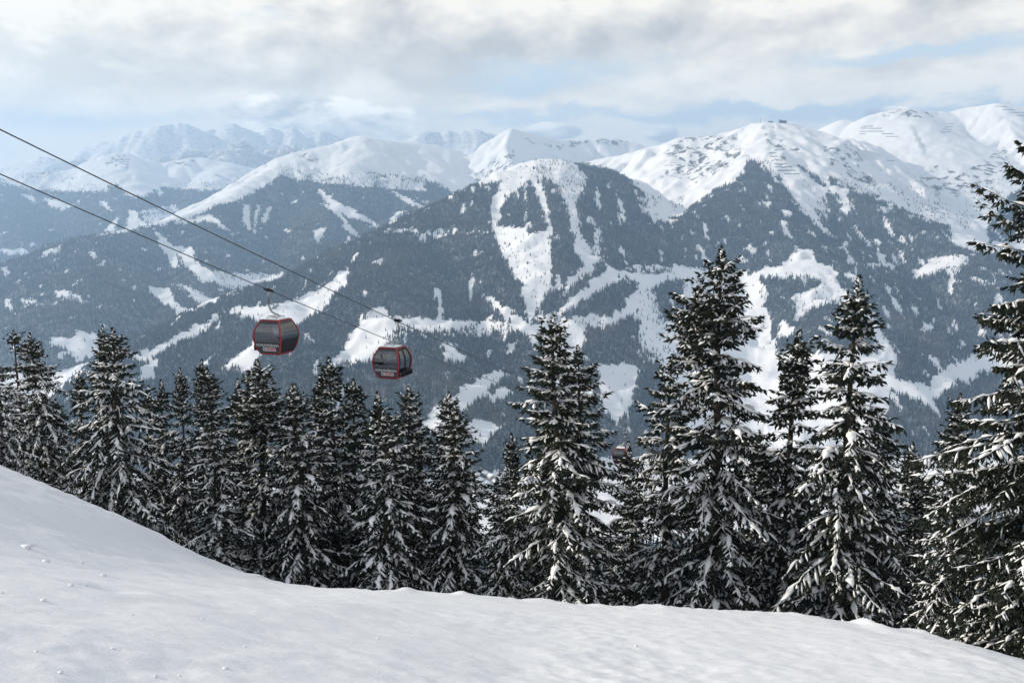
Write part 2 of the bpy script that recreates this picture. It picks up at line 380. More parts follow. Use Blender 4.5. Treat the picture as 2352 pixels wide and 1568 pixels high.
# A woods
W_['A'] = [z3([(-60, 830), (0, 790), (100, 720), (230, 625), (340, 585), (360, 530), (405, 462), (470, 470), (500, 500), (600, 570), (640, 650), (690, 720), (750, 800), (850, 890), (950, 960), (1050, 1080), (1060, 1300),
               (1200, 1450), (1340, 1640), (900, 1640), (990, 1300), (940, 1150), (850, 1090), (770, 1010), (700, 1000), (600, 1110), (430, 1150), (-400, 1110), (-480, 1000), (-240, 860)]),
           z3([(690, 478), (760, 520), (880, 600), (890, 640), (800, 580)]), z3([(890, 560), (980, 590), (1120, 660), (1250, 720), (1420, 800), (1640, 870), (1650, 960), (1780, 1040), (1700, 1060), (1560, 1050), (1420, 1160), (1400, 1640),
               (1330, 1640), (1070, 1300), (1070, 1090), (960, 960), (860, 860), (800, 760), (850, 680), (900, 660), (1010, 690), (1000, 640), (900, 600)]),
           z3([(1400, 1160), (1780, 1080), (2200, 1100), (2200, 2270), (1200, 2270), (1330, 1600)]),
           z3([(470, 1170), (640, 1160), (830, 1170), (860, 1200), (700, 1300), (680, 1420), (900, 1330), (980, 1330), (1200, 1640), (560, 1640), (520, 1400), (480, 1260)]),
           z2([(1600, 960), (1700, 870), (1900, 760), (2300, 720), (2300, 1010), (1960, 1020), (1720, 1000)]),
           z2([(1540, 960), (1600, 930), (1620, 1010), (1480, 1120), (1300, 1260), (1240, 1300), (1170, 1330), (1220, 1240), (1400, 1110)]),
           z2([(1480, 1190), (1700, 1060), (1830, 1080), (1760, 1180), (1700, 1260), (1600, 1300), (1480, 1270), (1300, 1330), (1230, 1420), (1220, 1380), (1340, 1280)]),
           z2([(1490, 1360), (1650, 1340), (1780, 1270), (1830, 1330), (1830, 1430), (1800, 1568), (1400, 1568), (1500, 1440)]),
           z2([(1880, 1140), (2000, 1060), (2091, 1060), (2091, 1300), (1990, 1330), (1890, 1240)]),
           z2([(1790, 1440), (1900, 1500), (2000, 1700), (2200, 2150), (1300, 2150), (1350, 1700), (1500, 1560)]),
           ]
SPARSE['A'] = [z3([(730, 580), (850, 660), (900, 860), (820, 800), (760, 680)]), z3([(560, 560), (400, 440), (480, 430), (640, 560)]), z3([(1250, 600), (1420, 640), (1440, 780), (1280, 700)]),
               z3([(900, 560), (1100, 540), (1250, 640), (1150, 680), (1000, 640)]), z3([(1450, 660), (1640, 740), (1640, 860), (1460, 790)]), z3([(660, 1300), (960, 1200), (900, 1320), (700, 1420)]),
               z2([(1300, 1300), (1600, 1290), (1640, 1340), (1450, 1380), (1280, 1420)]), z2([(1760, 1180), (1900, 1100), (1990, 1330), (2091, 1320), (2091, 1568), (1840, 1568), (1840, 1330)]),
               z3([(0, 1180), (160, 1180), (200, 1560), (0, 1568)]), z2([(1820, 540), (1950, 560), (1960, 700), (1840, 640)]), z2([(2000, 600), (2091, 560), (2091, 640), (2010, 680)])]
C_['A'] = [z3([(600, 560), (700, 640), (770, 730), (840, 860), (800, 850), (740, 790), (690, 690), (640, 640)]), z3([(960, 670), (1020, 700), (1020, 820), (1000, 790), (970, 730)]),
           z3([(1190, 730), (1240, 750), (1260, 800), (1230, 790)]), z3([(600, 870), (650, 860), (650, 920), (620, 940)]), z3([(240, 640), (280, 640), (250, 660)]),
           z3([(745, 1005), (790, 1010), (830, 1090), (940, 1130), (950, 1230), (1060, 1300), (1150, 1400), (1260, 1568), (1300, 1640), (1230, 1640), (1080, 1420), (960, 1330), (900, 1320), (860, 1200), (820, 1150), (790, 1080)]),
           z3([(350, 1150), (430, 1150), (480, 1260), (520, 1400), (560, 1568), (600, 1700), (420, 1700), (400, 1400), (370, 1260)]),
           z3([(-400, 1115), (0, 1110), (430, 1150), (700, 1160), (830, 1150), (860, 1165), (650, 1175), (430, 1180), (0, 1150)]),
           z3([(1400, 1150), (1480, 1100), (1580, 1060), (1660, 1040), (1750, 1050), (1740, 1090), (1640, 1110), (1560, 1140), (1480, 1180), (1430, 1180)]),
           z3([(1640, 1150), (1670, 1200), (1640, 1280), (1620, 1270)]), z3([(1890, 1120), (1920, 1180), (1950, 1240), (1920, 1230), (1890, 1160)]),
           z3([(1180, 990), (1240, 1050), (1250, 1100), (1200, 1070)]), z3([(1040, 840), (1090, 900), (1160, 980), (1150, 1000), (1070, 910)]), z3([(1100, 1090), (1200, 1090), (1290, 1100), (1290, 1160), (1270, 1130), (1120, 1110)]),
           z3([(1000, 1070), (1040, 1070), (1055, 1100), (1010, 1100)]), z3([(1240, 1200), (1280, 1290), (1330, 1350), (1310, 1380), (1260, 1290)]), z3([(1380, 1350), (1450, 1400), (1440, 1420), (1380, 1370)]),
           z3([(1460, 1500), (1540, 1440), (1530, 1500), (1480, 1530)]), z3([(590, 1100), (680, 1070), (660, 1160), (590, 1160)]),
           [(2000, 815), (2060, 870), (2130, 885), (2180, 840), (2260, 800), (2352, 760), (2352, 830), (2200, 880), (2130, 935), (2060, 905), (2020, 860)], [(1370, 840), (1450, 830), (1470, 850), (1450, 930), (1410, 980), (1380, 920)]]
W_['R'] = [z3([(2091, 615), (2000, 680), (1900, 820), (1860, 880), (1880, 970), (2300, 900), (2300, 560)]), z3([(1780, 1040), (2300, 1000), (2300, 2270), (1500, 2270), (1560, 1100)])]
SPARSE['R'] = [z3([(1260, 600), (1500, 640), (1640, 740), (1640, 880), (1400, 790)]), z3([(1650, 640), (2000, 560), (1900, 800), (1700, 900)])]
C_['R'] = C_['A']
# D woods
W_['D'] = [z1([(1350, 600), (1480, 560), (1640, 480), (1700, 400), (1800, 370), (1880, 420), (1960, 460), (2091, 450), (2600, 520), (2800, 620), (2800, 1600), (-400, 2400), (-400, 1040), (0, 940), (250, 860), (420, 800), (700, 780), (930, 730), (1150, 690)]),
           z2([(-100, 440), (60, 420), (180, 400), (320, 420), (500, 440), (600, 470), (690, 530), (400, 700), (120, 830), (-100, 900)])]
SPARSE['D'] = [z1([(1650, 420), (1750, 340), (2000, 400), (2600, 420), (2600, 520), (2000, 470)]), z1([(1300, 1010), (1760, 1030), (1700, 1110), (1350, 1130)])]
C_['D'] = [z1([(1340, 560), (1480, 480), (1620, 420), (1700, 340), (1730, 380), (1660, 470), (1500, 545), (1370, 605)]), z1([(1490, 605), (1525, 605), (1540, 770), (1490, 720)]), z1([(1640, 610), (1668, 615), (1620, 720), (1598, 710)]),
           z1([(1580, 590), (1590, 600), (1565, 780), (1550, 780)]), z1([(1070, 715), (1290, 660), (1330, 690), (1480, 830), (1440, 800), (1310, 710), (1240, 700), (1100, 725)]),
           z1([(930, 745), (1000, 790), (1060, 860), (1180, 860), (1190, 940), (1330, 1040), (1370, 1090), (1260, 1080), (1180, 1030), (1080, 900), (1100, 1000), (1050, 980), (1000, 880)]),
           z1([(910, 1100), (1040, 1120), (1060, 1180), (1150, 1250), (1180, 1310), (1120, 1330), (1060, 1240), (980, 1200), (930, 1150)]), z1([(1040, 1075), (1160, 1110), (1260, 1150), (1340, 1220), (1290, 1250), (1220, 1210), (1130, 1120)]),
           z1([(235, 930), (280, 880), (375, 855), (370, 880), (290, 920)]), z1([(530, 895), (580, 890), (610, 950)]), z1([(325, 1130), (400, 1120), (450, 1150), (550, 1215), (500, 1200), (420, 1170), (350, 1170)]),
           z1([(270, 1450), (340, 1410), (440, 1430), (480, 1370), (540, 1390), (640, 1420), (760, 1450), (820, 1490), (700, 1510), (540, 1520), (470, 1560), (420, 1500), (330, 1460)]),
           z1([(25, 1180), (70, 1180), (60, 1260), (40, 1240)]), z1([(15, 990), (55, 990), (50, 1030), (20, 1030)]), z1([(130, 1180), (215, 1190), (210, 1220), (135, 1210)]), z1([(740, 1050), (790, 1080), (760, 1075)]),
           z1([(1390, 1045), (1640, 1060), (1740, 1000), (1740, 1050), (1600, 1110), (1400, 1090)]), z1([(1700, 740), (1790, 760), (1780, 775)]), z1([(1910, 760), (2000, 740), (1960, 850), (1930, 820)]), z1([(1840, 905), (1870, 930), (1860, 950)]),
           z1([(1940, 500), (2091, 600), (2200, 680), (2190, 700), (2060, 640), (1970, 550)]), z1([(1960, 580), (2091, 640), (2091, 690), (2000, 620)]),
           z2([(300, 515), (400, 550), (520, 625), (500, 640), (380, 580)]), z2([(0, 595), (100, 650), (240, 735), (220, 745), (80, 680), (0, 620)]), z2([(-20, 650), (50, 720), (120, 800), (90, 800), (20, 740)]), z2([(270, 740), (330, 650), (420, 640), (340, 680), (300, 740)]),
           z2([(460, 560), (540, 590), (540, 600), (470, 570)])]
ROCK['D'] = [z1([(1780, 270), (2000, 330), (1900, 340)])]
# E woods
W_['E'] = [z1([(-600, 460), (0, 440), (100, 480), (330, 510), (480, 520), (600, 500), (720, 480), (800, 560), (900, 540), (1000, 490), (1150, 510), (1340, 510), (1400, 560), (1300, 700), (800, 900), (-600, 1300)]),
           z1([(-600, 440), (0, 430), (200, 400), (340, 395), (300, 440), (100, 450)])]
SPARSE['E'] = [z1([(0, 430), (350, 400), (500, 440), (700, 520), (300, 520), (0, 480)]), z1([(1050, 480), (1400, 400), (1500, 430), (1350, 520)]), z1([(860, 640), (1080, 600), (1050, 720), (900, 740)])]
C_['E'] = [z1([(780, 740), (790, 640), (830, 635), (860, 700), (920, 730), (900, 760), (820, 760)]), z1([(120, 540), (200, 545), (230, 600), (180, 580)]), z1([(260, 565), (380, 580), (460, 610), (400, 630), (330, 620)]), z1([(600, 570), (650, 590), (690, 640), (640, 620)]),
           z1([(0, 880), (180, 870), (170, 900), (60, 910)]), z1([(0, 780), (25, 800), (0, 810)]), z1([(640, 760), (700, 690), (730, 690), (690, 770)]), z1([(960, 500), (1000, 520), (980, 560)])]
W_['V'] = [[(-600, 1180), (1000, 1180), (1060, 1200), (1120, 1250), (1500, 1250), (2000, 1180), (3000, 1200), (3000, 3000), (-600, 3000)]]
ROCK['A'] = [z3([(-120, 420), (0, 330), (140, 300), (330, 320), (360, 420), (260, 520), (60, 600), (-100, 560)]), z3([(500, 310), (600, 320), (720, 380), (720, 430), (560, 380)]), z3([(840, 370), (1000, 370), (1120, 440), (1060, 520), (920, 490)]),
             z3([(560, 400), (620, 430), (700, 500), (670, 500)]), z3([(980, 480), (1160, 560), (1200, 640), (1020, 560)])]
ROCK['R'] = [z3([(1420, 560), (1560, 500), (1700, 540), (1900, 430), (2000, 360), (1980, 480), (1860, 640), (1720, 680), (1500, 640)]), z3([(1200, 190), (1330, 140), (1560, 165), (1540, 200), (1300, 190)])]
ROCK['C'] = [z2([(760, 420), (1060, 260), (1060, 370), (860, 480)]), z2([(1100, 190), (1300, 230), (1500, 190), (1760, 190), (1760, 240), (1500, 230), (1300, 270)])]
ROCK['E'] = [z1([(640, 350), (700, 290), (800, 310), (780, 390), (700, 360)]), z1([(1000, 360), (1200, 320), (1180, 370)])]

for L_ in (W_, C_, SPARSE, ROCK):
    allp = L_['B'] + L_['A'] + [p for p in L_['R'] if p not in L_['A']] + L_['V']
    for mm_ in 'BARV': L_[mm_] = allp

def cover(x, y, z, m):
    """wood density 0..1 and rockiness at world points"""
    px, py = project(x, y, z)
    j = np.clip(5200.0 / np.maximum(y, 500), 0.5, 2.0)
    px = px + j * (4 * perlin(x / 70, y / 70, 81) + 4 * perlin(x / 23, y / 23, 82)); py = py + j * (4 * perlin(x / 70, y / 70, 83) + 6 * perlin(x / 23, y / 23, 84))
    wood = np.zeros(x.shape); rock = np.zeros(x.shape)
    patch = fbm(x / 120, y / 120, 3, 90)
    for i, mm in enumerate(MASS):
        k = m == i
        if not k.any(): continue
        a, b = px[k], py[k]; w = np.zeros(a.shape)
        for p in SPARSE[mm]: w = np.where(inpoly(a, b, p), np.maximum(w, np.clip(0.10 + 0.5 * patch[k], 0.02, 0.4)), w)
        for p in W_[mm]: w = np.where(inpoly(a, b, p), 1.0, w)
        w = np.where((w > 0.9) & (patch[k] > (0.46 if mm in 'AR' else 0.62)), 0.45, w)
        stk = perlin(x[k] / 24, y[k] / 170, 95) + 0.5 * perlin(x[k] / 60, y[k] / 60, 96)
        w = np.where((w > 0.9) & (stk > {'A': 0.50, 'R': 0.50, 'B': 0.66}.get(mm, 0.78)) & (y[k] > 2500), 0.12, w)
        for p in SPARSE[mm]: w = np.where(inpoly(a, b, p), np.minimum(w, np.clip(0.42 + 0.7 * patch[k], 0.05, 0.6)), w)
        for p in C_[mm]: w = np.where(inpoly(a, b, p), 0.012, w)
        if mm in 'BARV':
            q = inpoly(a, b, OPEN_B); keep = np.zeros(a.shape, bool)
            for p in W_['B'][1:3]: keep |= inpoly(a, b, p)
            w = np.where(q & ~keep, np.where((b > 560) & (patch[k] > 0.12), 0.13, 0.03), w)
        r = np.zeros(a.shape)
        for p in ROCK[mm]: r = np.where(inpoly(a, b, p), 1.0, r)
        wood[k] = w; rock[k] = r
    return wood, rock

def snow_terrain_material():
    m = bpy.data.materials.new('mountain_snow'); m.use_nodes = True
    g = NT(m.node_tree)
    pos = g.n('ShaderNodeNewGeometry').outputs['Position']
    rk = g.n('ShaderNodeAttribute', {'attribute_name': 'rock'}).outputs['Fac']
    wd = g.n('ShaderNodeAttribute', {'attribute_name': 'wood'}).outputs['Fac']
    nf = g.noise(pos, 0.022, 8, 0.68)
    nb = g.noise(pos, 0.006, 4, 0.6)
    snow = g.mix(nb, (0.80, 0.81, 0.83, 1), (0.86, 0.86, 0.87, 1))
    rf = g.math('MULTIPLY', rk, g.ramp(nf, 0.50, 0.57), clamp=True)
    rockc = g.mix(nf, (0.05, 0.05, 0.055, 1), (0.20, 0.19, 0.18, 1))
    col = g.mix(rf, snow, rockc)
    uw = g.math('MULTIPLY', g.ramp(wd, 0.55, 0.95), g.ramp(g.noise(pos, 0.12, 4, 0.7), 0.35, 0.6, 0.72, 1.0))
    col = g.mix(uw, col, (0.05, 0.06, 0.06, 1))
    b = g.n('ShaderNodeBsdfPrincipled', None, Base_Color=col, Roughness=0.75)
    b.inputs['Specular IOR Level'].default_value = 0.1
    bn = g.n('ShaderNodeBump', None, Strength=0.7, Distance=9.0, Height=g.noise(pos, 0.02, 8, 0.62))
    g.t.links.new(bn.outputs[0], b.inputs['Normal'])
    g.n('ShaderNodeOutputMaterial', None, Surface=b.outputs[0])
    return m

MSNOW = snow_terrain_material()
flatx, flaty, flatz, flatm = GX.ravel(), GY.ravel(), GZ.ravel(), GM.ravel()
GW, GR = cover(flatx, flaty, flatz, flatm)
nr = len(rowsY)
idx = np.arange(nr * NC).reshape(nr, NC)
quads = np.stack([idx[:-1, :-1], idx[:-1, 1:], idx[1:, 1:], idx[1:, :-1]], -1).reshape(-1, 4)
GV = np.stack([flatx, flaty, flatz], 1)
fm = flatm[quads[:, 0]]
MN = {'B': ('wooded_mountain', 'dark wooded dome mountain with white avalanche gullies in the middle of the valley'),
      'A': ('snowy_mountain', 'broad snowy mountain with a lift station on its summit above wooded spurs'),
      'R': ('sunlit_mountain', 'high white mountain with a sunlit spur at the right edge'),
      'C': ('pointed_mountain', 'pointed white peak with a sunlit left face'),
      'D': ('plateau_mountain', 'blue hazy wooded mountain with pistes and a white plateau summit'),
      'E': ('hazy_mountain', 'pale hazy mountain at the far left with a small dark rock summit'),
      'V': ('valley_floor', 'snowy valley floor behind the spruces')}
for i, mm in enumerate(MASS):
    q = quads[fm == i]
    if not len(q): continue
    used = np.unique(q); mp = np.zeros(len(GV), np.int64); mp[used] = np.arange(len(used))
    o = mesh_np(MN[mm][0], GV[used], mp[q], MSNOW, smooth=True)
    attr(o, 'wood', GW[used]); attr(o, 'rock', GR[used])
    tag(o, MN[mm][1], 'valley' if mm == 'V' else 'mountain', kind='structure')

# ---- distant peaks
def peaks(name, pts, depth, slope, label, seed):
    P = R3(jag(pts, 3.5, seed)); x0, x1 = P[:, 0].min() - 1500, P[:, 0].max() + 1500
    nx, ny = 420, 90
    X = np.linspace(x0, x1, nx)[None, :].repeat(ny, 0); Y = np.linspace(P[:, 1].min() - depth, P[:, 1].max() + 900, ny)[:, None].repeat(nx, 1)
    best = np.full(X.shape, -3000.0)
    for i in range(len(P) - 1):
        a, b = P[i], P[i + 1]; e = b[:2] - a[:2]; L = math.hypot(*e)
        t = np.clip(((X - a[0]) * e[0] + (Y - a[1]) * e[1]) / (L * L), 0, 1)
        d = np.hypot(X - (a[0] + t * e[0]), Y - (a[1] + t * e[1]))
        h = a[2] + t * (b[2] - a[2]) - slope * d
        rb = np.abs(perlin(X / 520, Y / 1500, seed + 1))
        best = np.maximum(best, h - 300 * rb * (1 - np.exp(-d / 500)))
    best += 90 * np.abs(perlin(X / 260, Y / 500, seed)) * np.clip((P[:, 2].max() - best) / 500, 0.1, 1)
    best = np.maximum(best, -650)
    ii = np.arange(nx * ny).reshape(ny, nx)
    q = np.stack([ii[:-1, :-1], ii[:-1, 1:], ii[1:, 1:], ii[1:, :-1]], -1).reshape(-1, 4)
    o = mesh_np(name, np.stack([X.ravel(), Y.ravel(), best.ravel()], 1), q, MSNOW, smooth=True)
    attr(o, 'wood', np.zeros(nx * ny)); attr(o, 'rock', np.full(nx * ny, 0.35))
    tag(o, label, 'mountain', kind='structure')
peaks('distant_peaks', [(100, 420, 12000), (200, 338, 12000), (270, 318, 12000), (330, 300, 12120), (365, 292, 12120), (400, 284, 12300), (425, 283, 12300), (465, 301, 12480), (495, 296, 12600), (530, 281, 12600), (560, 292, 12600), (590, 303, 12720), (625, 294, 12720),
                        (645, 303, 12780), (672, 291, 12780), (705, 318, 12840), (738, 300, 12840), (790, 318, 12900), (860, 340, 12900), (950, 360, 12900)], 2400, 0.75, 'faint blue range of far peaks above the cloud at the left', 3)
peaks('distant_ridge', [(850, 360, 10850), (930, 325, 10850), (975, 300, 10920), (1010, 303, 10990), (1030, 296, 10990), (1055, 305, 10990), (1085, 297, 11060), (1110, 302, 11060), (1140, 312, 11200), (1200, 330, 11200), (1300, 350, 11200)], 2200, 0.8, 'far jagged snow ridge left of the pointed peak', 8)
peaks('distant_shoulder', [(-300, 420, 10900), (-60, 402, 10900), (40, 378, 10900), (95, 358, 10900), (130, 366, 10900), (180, 385, 10900), (300, 400, 10900), (420, 420, 10900)], 2000, 0.6, 'pale far shoulder at the left edge below the cloud band', 13)

# ---- far woods: conifers standing on the mountainsides (one mass, instanced)
def far_tree_material():
    m = bpy.data.materials.new('far_conifer'); m.use_nodes = True
    g = NT(m.node_tree)
    rnd = g.n('ShaderNodeObjectInfo').outputs['Random']
    pos = g.n('ShaderNodeNewGeometry').outputs['Position']
    nz = g.noise(pos, 0.35, 3, 0.6)
    nl = g.noise(pos, 0.004, 3, 0.6)
    dark = g.mix(rnd, (0.016, 0.023, 0.023, 1), (0.042, 0.048, 0.047, 1))
    dark = g.mix(g.math('MULTIPLY', g.ramp(nl, 0.5, 0.66), 0.55), dark, (0.11, 0.085, 0.062, 1))
    sn = g.math('ADD', g.ramp(nz, 0.52, 0.70, 0, 0.38), g.ramp(rnd, 0.85, 1.0, 0, 0.15), clamp=True)
    col = g.mix(sn, dark, (0.72, 0.74, 0.78, 1))
    b = g.n('ShaderNodeBsdfPrincipled', None, Base_Color=col, Roughness=0.9)
    b.inputs['Specular IOR Level'].default_value = 0.05
    g.n('ShaderNodeOutputMaterial', None, Surface=b.outputs[0])
    return m
FARTREE = far_tree_material()

def cone_group():
    ng = bpy.data.node_groups.new('far_conifers', 'GeometryNodeTree')
    ng.interface.new_socket('Geometry', in_out='INPUT', socket_type='NodeSocketGeometry'); ng.interface.new_socket('Geometry', in_out='OUTPUT', socket_type='NodeSocketGeometry')
    N = ng.nodes; L = ng.links
    gi = N.new('NodeGroupInput'); go = N.new('NodeGroupOutput')
    jn = N.new('GeometryNodeJoinGeometry')
    for (z0, h, r) in ((0.04, 0.50, 0.17), (0.30, 0.45, 0.125), (0.55, 0.45, 0.08)):
        c = N.new('GeometryNodeMeshCone'); c.fill_type = 'NONE'
        c.inputs['Vertices'].default_value = 5; c.inputs['Radius Top'].default_value = 0.0; c.inputs['Radius Bottom'].default_value = r; c.inputs['Depth'].default_value = h
        t = N.new('GeometryNodeTransform'); t.inputs['Translation'].default_value = (0, 0, z0); t.inputs['Rotation'].default_value = (0, 0, z0 * 3)
        L.new(c.outputs['Mesh'], t.inputs['Geometry']); L.new(t.outputs[0], jn.inputs[0])
    sm = N.new('GeometryNodeSetMaterial'); sm.inputs['Material'].default_value = FARTREE
    L.new(jn.outputs[0], sm.inputs['Geometry'])
    ip = N.new('GeometryNodeInstanceOnPoints')
    L.new(gi.outputs[0], ip.inputs['Points']); L.new(sm.outputs[0], ip.inputs['Instance'])
    na = N.new('GeometryNodeInputNamedAttribute'); na.data_type = 'FLOAT_VECTOR'; na.inputs['Name'].default_value = 'size'
    L.new([s for s in na.outputs if s.enabled][0], ip.inputs['Scale'])
    nb = N.new('GeometryNodeInputNamedAttribute'); nb.data_type = 'FLOAT_VECTOR'; nb.inputs['Name'].default_value = 'turn'
    L.new([s for s in nb.outputs if s.enabled][0], ip.inputs['Rotation'])
    L.new(ip.outputs[0], go.inputs[0])
    return ng
CONES = cone_group()

gzx = np.gradient(GZ, axis=1) / np.gradient(GX, axis=1); gzy = np.gradient(GZ, axis=0) / np.gradient(GY, axis=0)
def far_wood(name, label, y0, y1, area, hmin, hmax, seed, ms):
    r = np.random.RandomState(seed)
    hw = 0.545 * y1 + 60
    n = int(2 * hw * (y1 - y0) / area)
    x = r.uniform(-hw, hw, n); y = r.uniform(y0, y1, n)
    k = np.abs(x) < 0.545 * y + 60; x, y = x[k], y[k]
    m = grid_m(x, y)
    k = np.isin(m, [MASS.index(c) for c in ms]); x, y, m = x[k], y[k], m[k]
    z = grid_at(x, y, GZ)
    face = (grid_at(x, y, gzx) * x + grid_at(x, y, gzy) * y - z) / np.sqrt(x * x + y * y + z * z)   # > 0: slope turned to the viewer
    k = face > -0.14; x, y, z, m = x[k], y[k], z[k], m[k]
    w, _ = cover(x, y, z, m)
    k = r.rand(len(x)) < w; x, y, z, w = x[k], y[k], z[k], w[k]
    h = r.uniform(hmin, hmax, len(x)) * np.where(w < 0.5, 0.72, 1.0) * r.choice([0.7, 1, 1, 1.12], len(x))
    me = bpy.data.meshes.new(name); me.vertices.add(len(x)); me.vertices.foreach_set('co', np.stack([x, y, z - 1], 1).astype(np.float32).ravel())
    o = bpy.data.objects.new(name, me); COL.objects.link(o)
    a = me.attributes.new('size', 'FLOAT_VECTOR', 'POINT'); wd = h * r.uniform(0.8, 1.25, len(x)); a.data.foreach_set('vector', np.stack([wd, wd, h], 1).astype(np.float32).ravel())
    a = me.attributes.new('turn', 'FLOAT_VECTOR', 'POINT'); a.data.foreach_set('vector', np.stack([np.zeros(len(x)), np.zeros(len(x)), r.uniform(0, 6.28, len(x))], 1).astype(np.float32).ravel())
    md = o.modifiers.new('conifers', 'NODES'); md.node_group = CONES
    tag(o, label, 'forest', kind='stuff')
    print(name, len(x))
far_wood('dome_forest', 'dark snow-dusted conifer forest on the middle mountain', 2000, 5200, 40, 11, 19, 1, 'B')
far_wood('spur_forest', 'dark conifer forest on the wooded spurs below the summit station', 2000, 5900, 42, 11, 19, 2, 'AR')
far_wood('valley_forest', 'conifer forest on the slope down to the valley floor', 1300, 2900, 90, 15, 24, 3, 'V')
far_wood('hazy_forest', 'blue hazy conifer forest on the left mountain', 3400, 8000, 100, 13, 20, 4, 'D')
far_wood('pale_forest', 'pale blue forest on the far left mountain', 5500, 9800, 210, 15, 24, 5, 'E')

# ------------------------------------------------------------------ haze
def build_haze():
    x0, x1, y0, y1, z0, z1_ = -9500, 9500, -2500, 15000, -740, 1010
    V = [(x, y, z) for z in (z0, z1_) for y in (y0, y1) for x in (x0, x1)]
    Fq = [(0, 2, 3, 1), (4, 5, 7, 6), (0, 1, 5, 4), (2, 6, 7, 3), (0, 4, 6, 2), (1, 3, 7, 5)]
    m = bpy.data.materials.new('haze_air'); m.use_nodes = True
    g = NT(m.node_tree)
    v = g.n('ShaderNodeVolumePrincipled', None, Color=(0.47, 0.70, 1.0, 1), Density=HAZE, Anisotropy=0.55)
    g.n('ShaderNodeOutputMaterial', None, Volume=v.outputs[0])
    o = mesh_np('haze', V, np.array(Fq), m); tag(o, 'pale blue winter haze filling the valley air', 'haze', kind='stuff')
HAZE = 1.0e-4
build_haze()

# ------------------------------------------------------------------ foreground snow slope
CREST = [(-420, 880, 40), (-200, 970, 36), (0, 1066, 32.5), (60, 1092, 32), (150, 1128, 31.5), (300, 1196, 31), (450, 1268, 31), (560, 1310, 31), (650, 1334, 31), (740, 1346, 31), (840, 1351, 30.5), (900, 1352, 30.2), (1000, 1361, 30), (1100, 1369, 29.5),
         (1200, 1376, 29), (1400, 1388, 28), (1500, 1390, 27.7), (1650, 1400, 27), (1830, 1405, 26), (1920, 1420, 25), (2000, 1428, 24.2), (2130, 1456, 23), (2240, 1484, 22), (2352, 1515, 21), (2600, 1560, 20)]
_c = R3(CREST)
def ground_z(x, y):
    x = np.asarray(x, float); y = np.asarray(y, float)
    yc = np.interp(x, _c[:, 0], _c[:, 1]); zcr = np.interp(x, _c[:, 0], _c[:, 2])
    left = np.minimum(x - _c[0, 0], 0); zcr = zcr - 0.30 * left                       # the hill keeps rising to the left
    right = np.maximum(x - _c[-1, 0], 0); zcr = zcr - 0.10 * right
    z0 = -1.72 - np.where(x < 0, 0.30 * x, 0.16 * x) + np.where(x < -8, 0.12 * (-x - 8), 0) - np.where(x < -22, 0.34 * (-x - 22), 0)
    t = y / yc
    base = z0 + (zcr - z0) * np.minimum(t, 1.0) + np.maximum(t - 1, 0) * (zcr - z0) * 0.9
    w = 0.9
    q = (y - yc) / w
    soft = np.where(q > 30, q, np.log1p(np.exp(np.minimum(q, 30)))) * w
    z = base - 0.34 * (soft - np.log(2) * w * np.exp(-np.abs(q)))
    z = z + 0.16 * fbm(x / 6.5, y / 6.5, 3, 101) * np.clip(y / 10, 0.2, 1) + 0.035 * fbm(x / 1.4, y / 1.4, 2, 105)
    rough = np.clip((x + 1.5 + 0.15 * y * 0) / 5, 0, 1)
    rough = np.clip(0.35 + 0.9 * fbm(x / 5, y / 5, 2, 120) + 0.45 * np.clip((x + 2) / 4, -0.3, 1), 0.35, 1.15)
    z = z + rough * (0.030 * perlin(x / 0.42, y / 0.42, 110) + 0.014 * perlin(x / 0.2, y / 0.2, 111))
    z = z + 0.022 * np.clip(0.5 - x / 8, 0, 1) * perlin((x + 0.5 * y) / 1.1, (y - 0.4 * x) / 0.45, 117) + 0.012 * np.clip(0.6 - x / 8, 0, 1) * np.maximum(perlin(x / 0.3, y / 0.3, 118), 0) ** 2
    # drifted bumps along the lip
    crest = np.exp(-((y - yc) / 0.9) ** 2)
    for bx, by, bw in ((935, 0.12, 0.24), (1068, 0.10, 0.26), (1240, 0.06, 0.4), (1500, 0.08, 0.5), (1985, 0.14, 0.18), (590, 0.06, 0.4), (2110, 0.1, 0.2), (1370, .06, .3)):
        xx = np.interp(bx, [p[0] for p in CREST], _c[:, 0])
        z = z + by * crest * np.exp(-((x - xx) / bw) ** 2)
    z = z + 0.03 * crest * perlin(x / 0.35, y / 2.0, 130)
    # a shallow pit and old ski marks
    px_, py_, = at(258, 1478, 13.0)[:2]
    z = z - 0.17 * np.exp(-(((x - px_) / 0.34) ** 2 + ((y - py_) / 0.42) ** 2)) + 0.02 * np.exp(-(((x - px_) / 0.7) ** 2 + ((y - py_ - .3) / 0.6) ** 2))
    for k in range(4):
        dd = (y - (19.8 + 0.32 * k)) + 0.85 * (x - 10.2); z = z - 0.035 * np.exp(-(dd / 0.06) ** 2) * np.clip((x - 8.2) / 0.6, 0, 1)
    return z

def snow_material():
    m = bpy.data.materials.new('slope_snow'); m.use_nodes = True
    g = NT(m.node_tree)
    pos = g.n('ShaderNodeNewGeometry').outputs['Position']
    col = g.mix(g.noise(pos, 0.35, 4, 0.6), (0.70, 0.725, 0.77, 1), (0.745, 0.768, 0.81, 1))
    b = g.n('ShaderNodeBsdfPrincipled', None, Base_Color=col, Roughness=0.55)
    b.inputs['Specular IOR Level'].default_value = 0.25
    hgt = g.math('ADD', g.math('MULTIPLY', g.noise(pos, 9.0, 5, 0.62), 0.7), g.math('MULTIPLY', g.noise(pos, 55.0, 3, 0.7), 0.22))
    bn = g.n('ShaderNodeBump', None, Strength=0.55, Distance=0.035, Height=hgt)
    g.t.links.new(bn.outputs[0], b.inputs['Normal'])
    g.n('ShaderNodeOutputMaterial', None, Surface=b.outputs[0])
    return m
SNOW = snow_material()
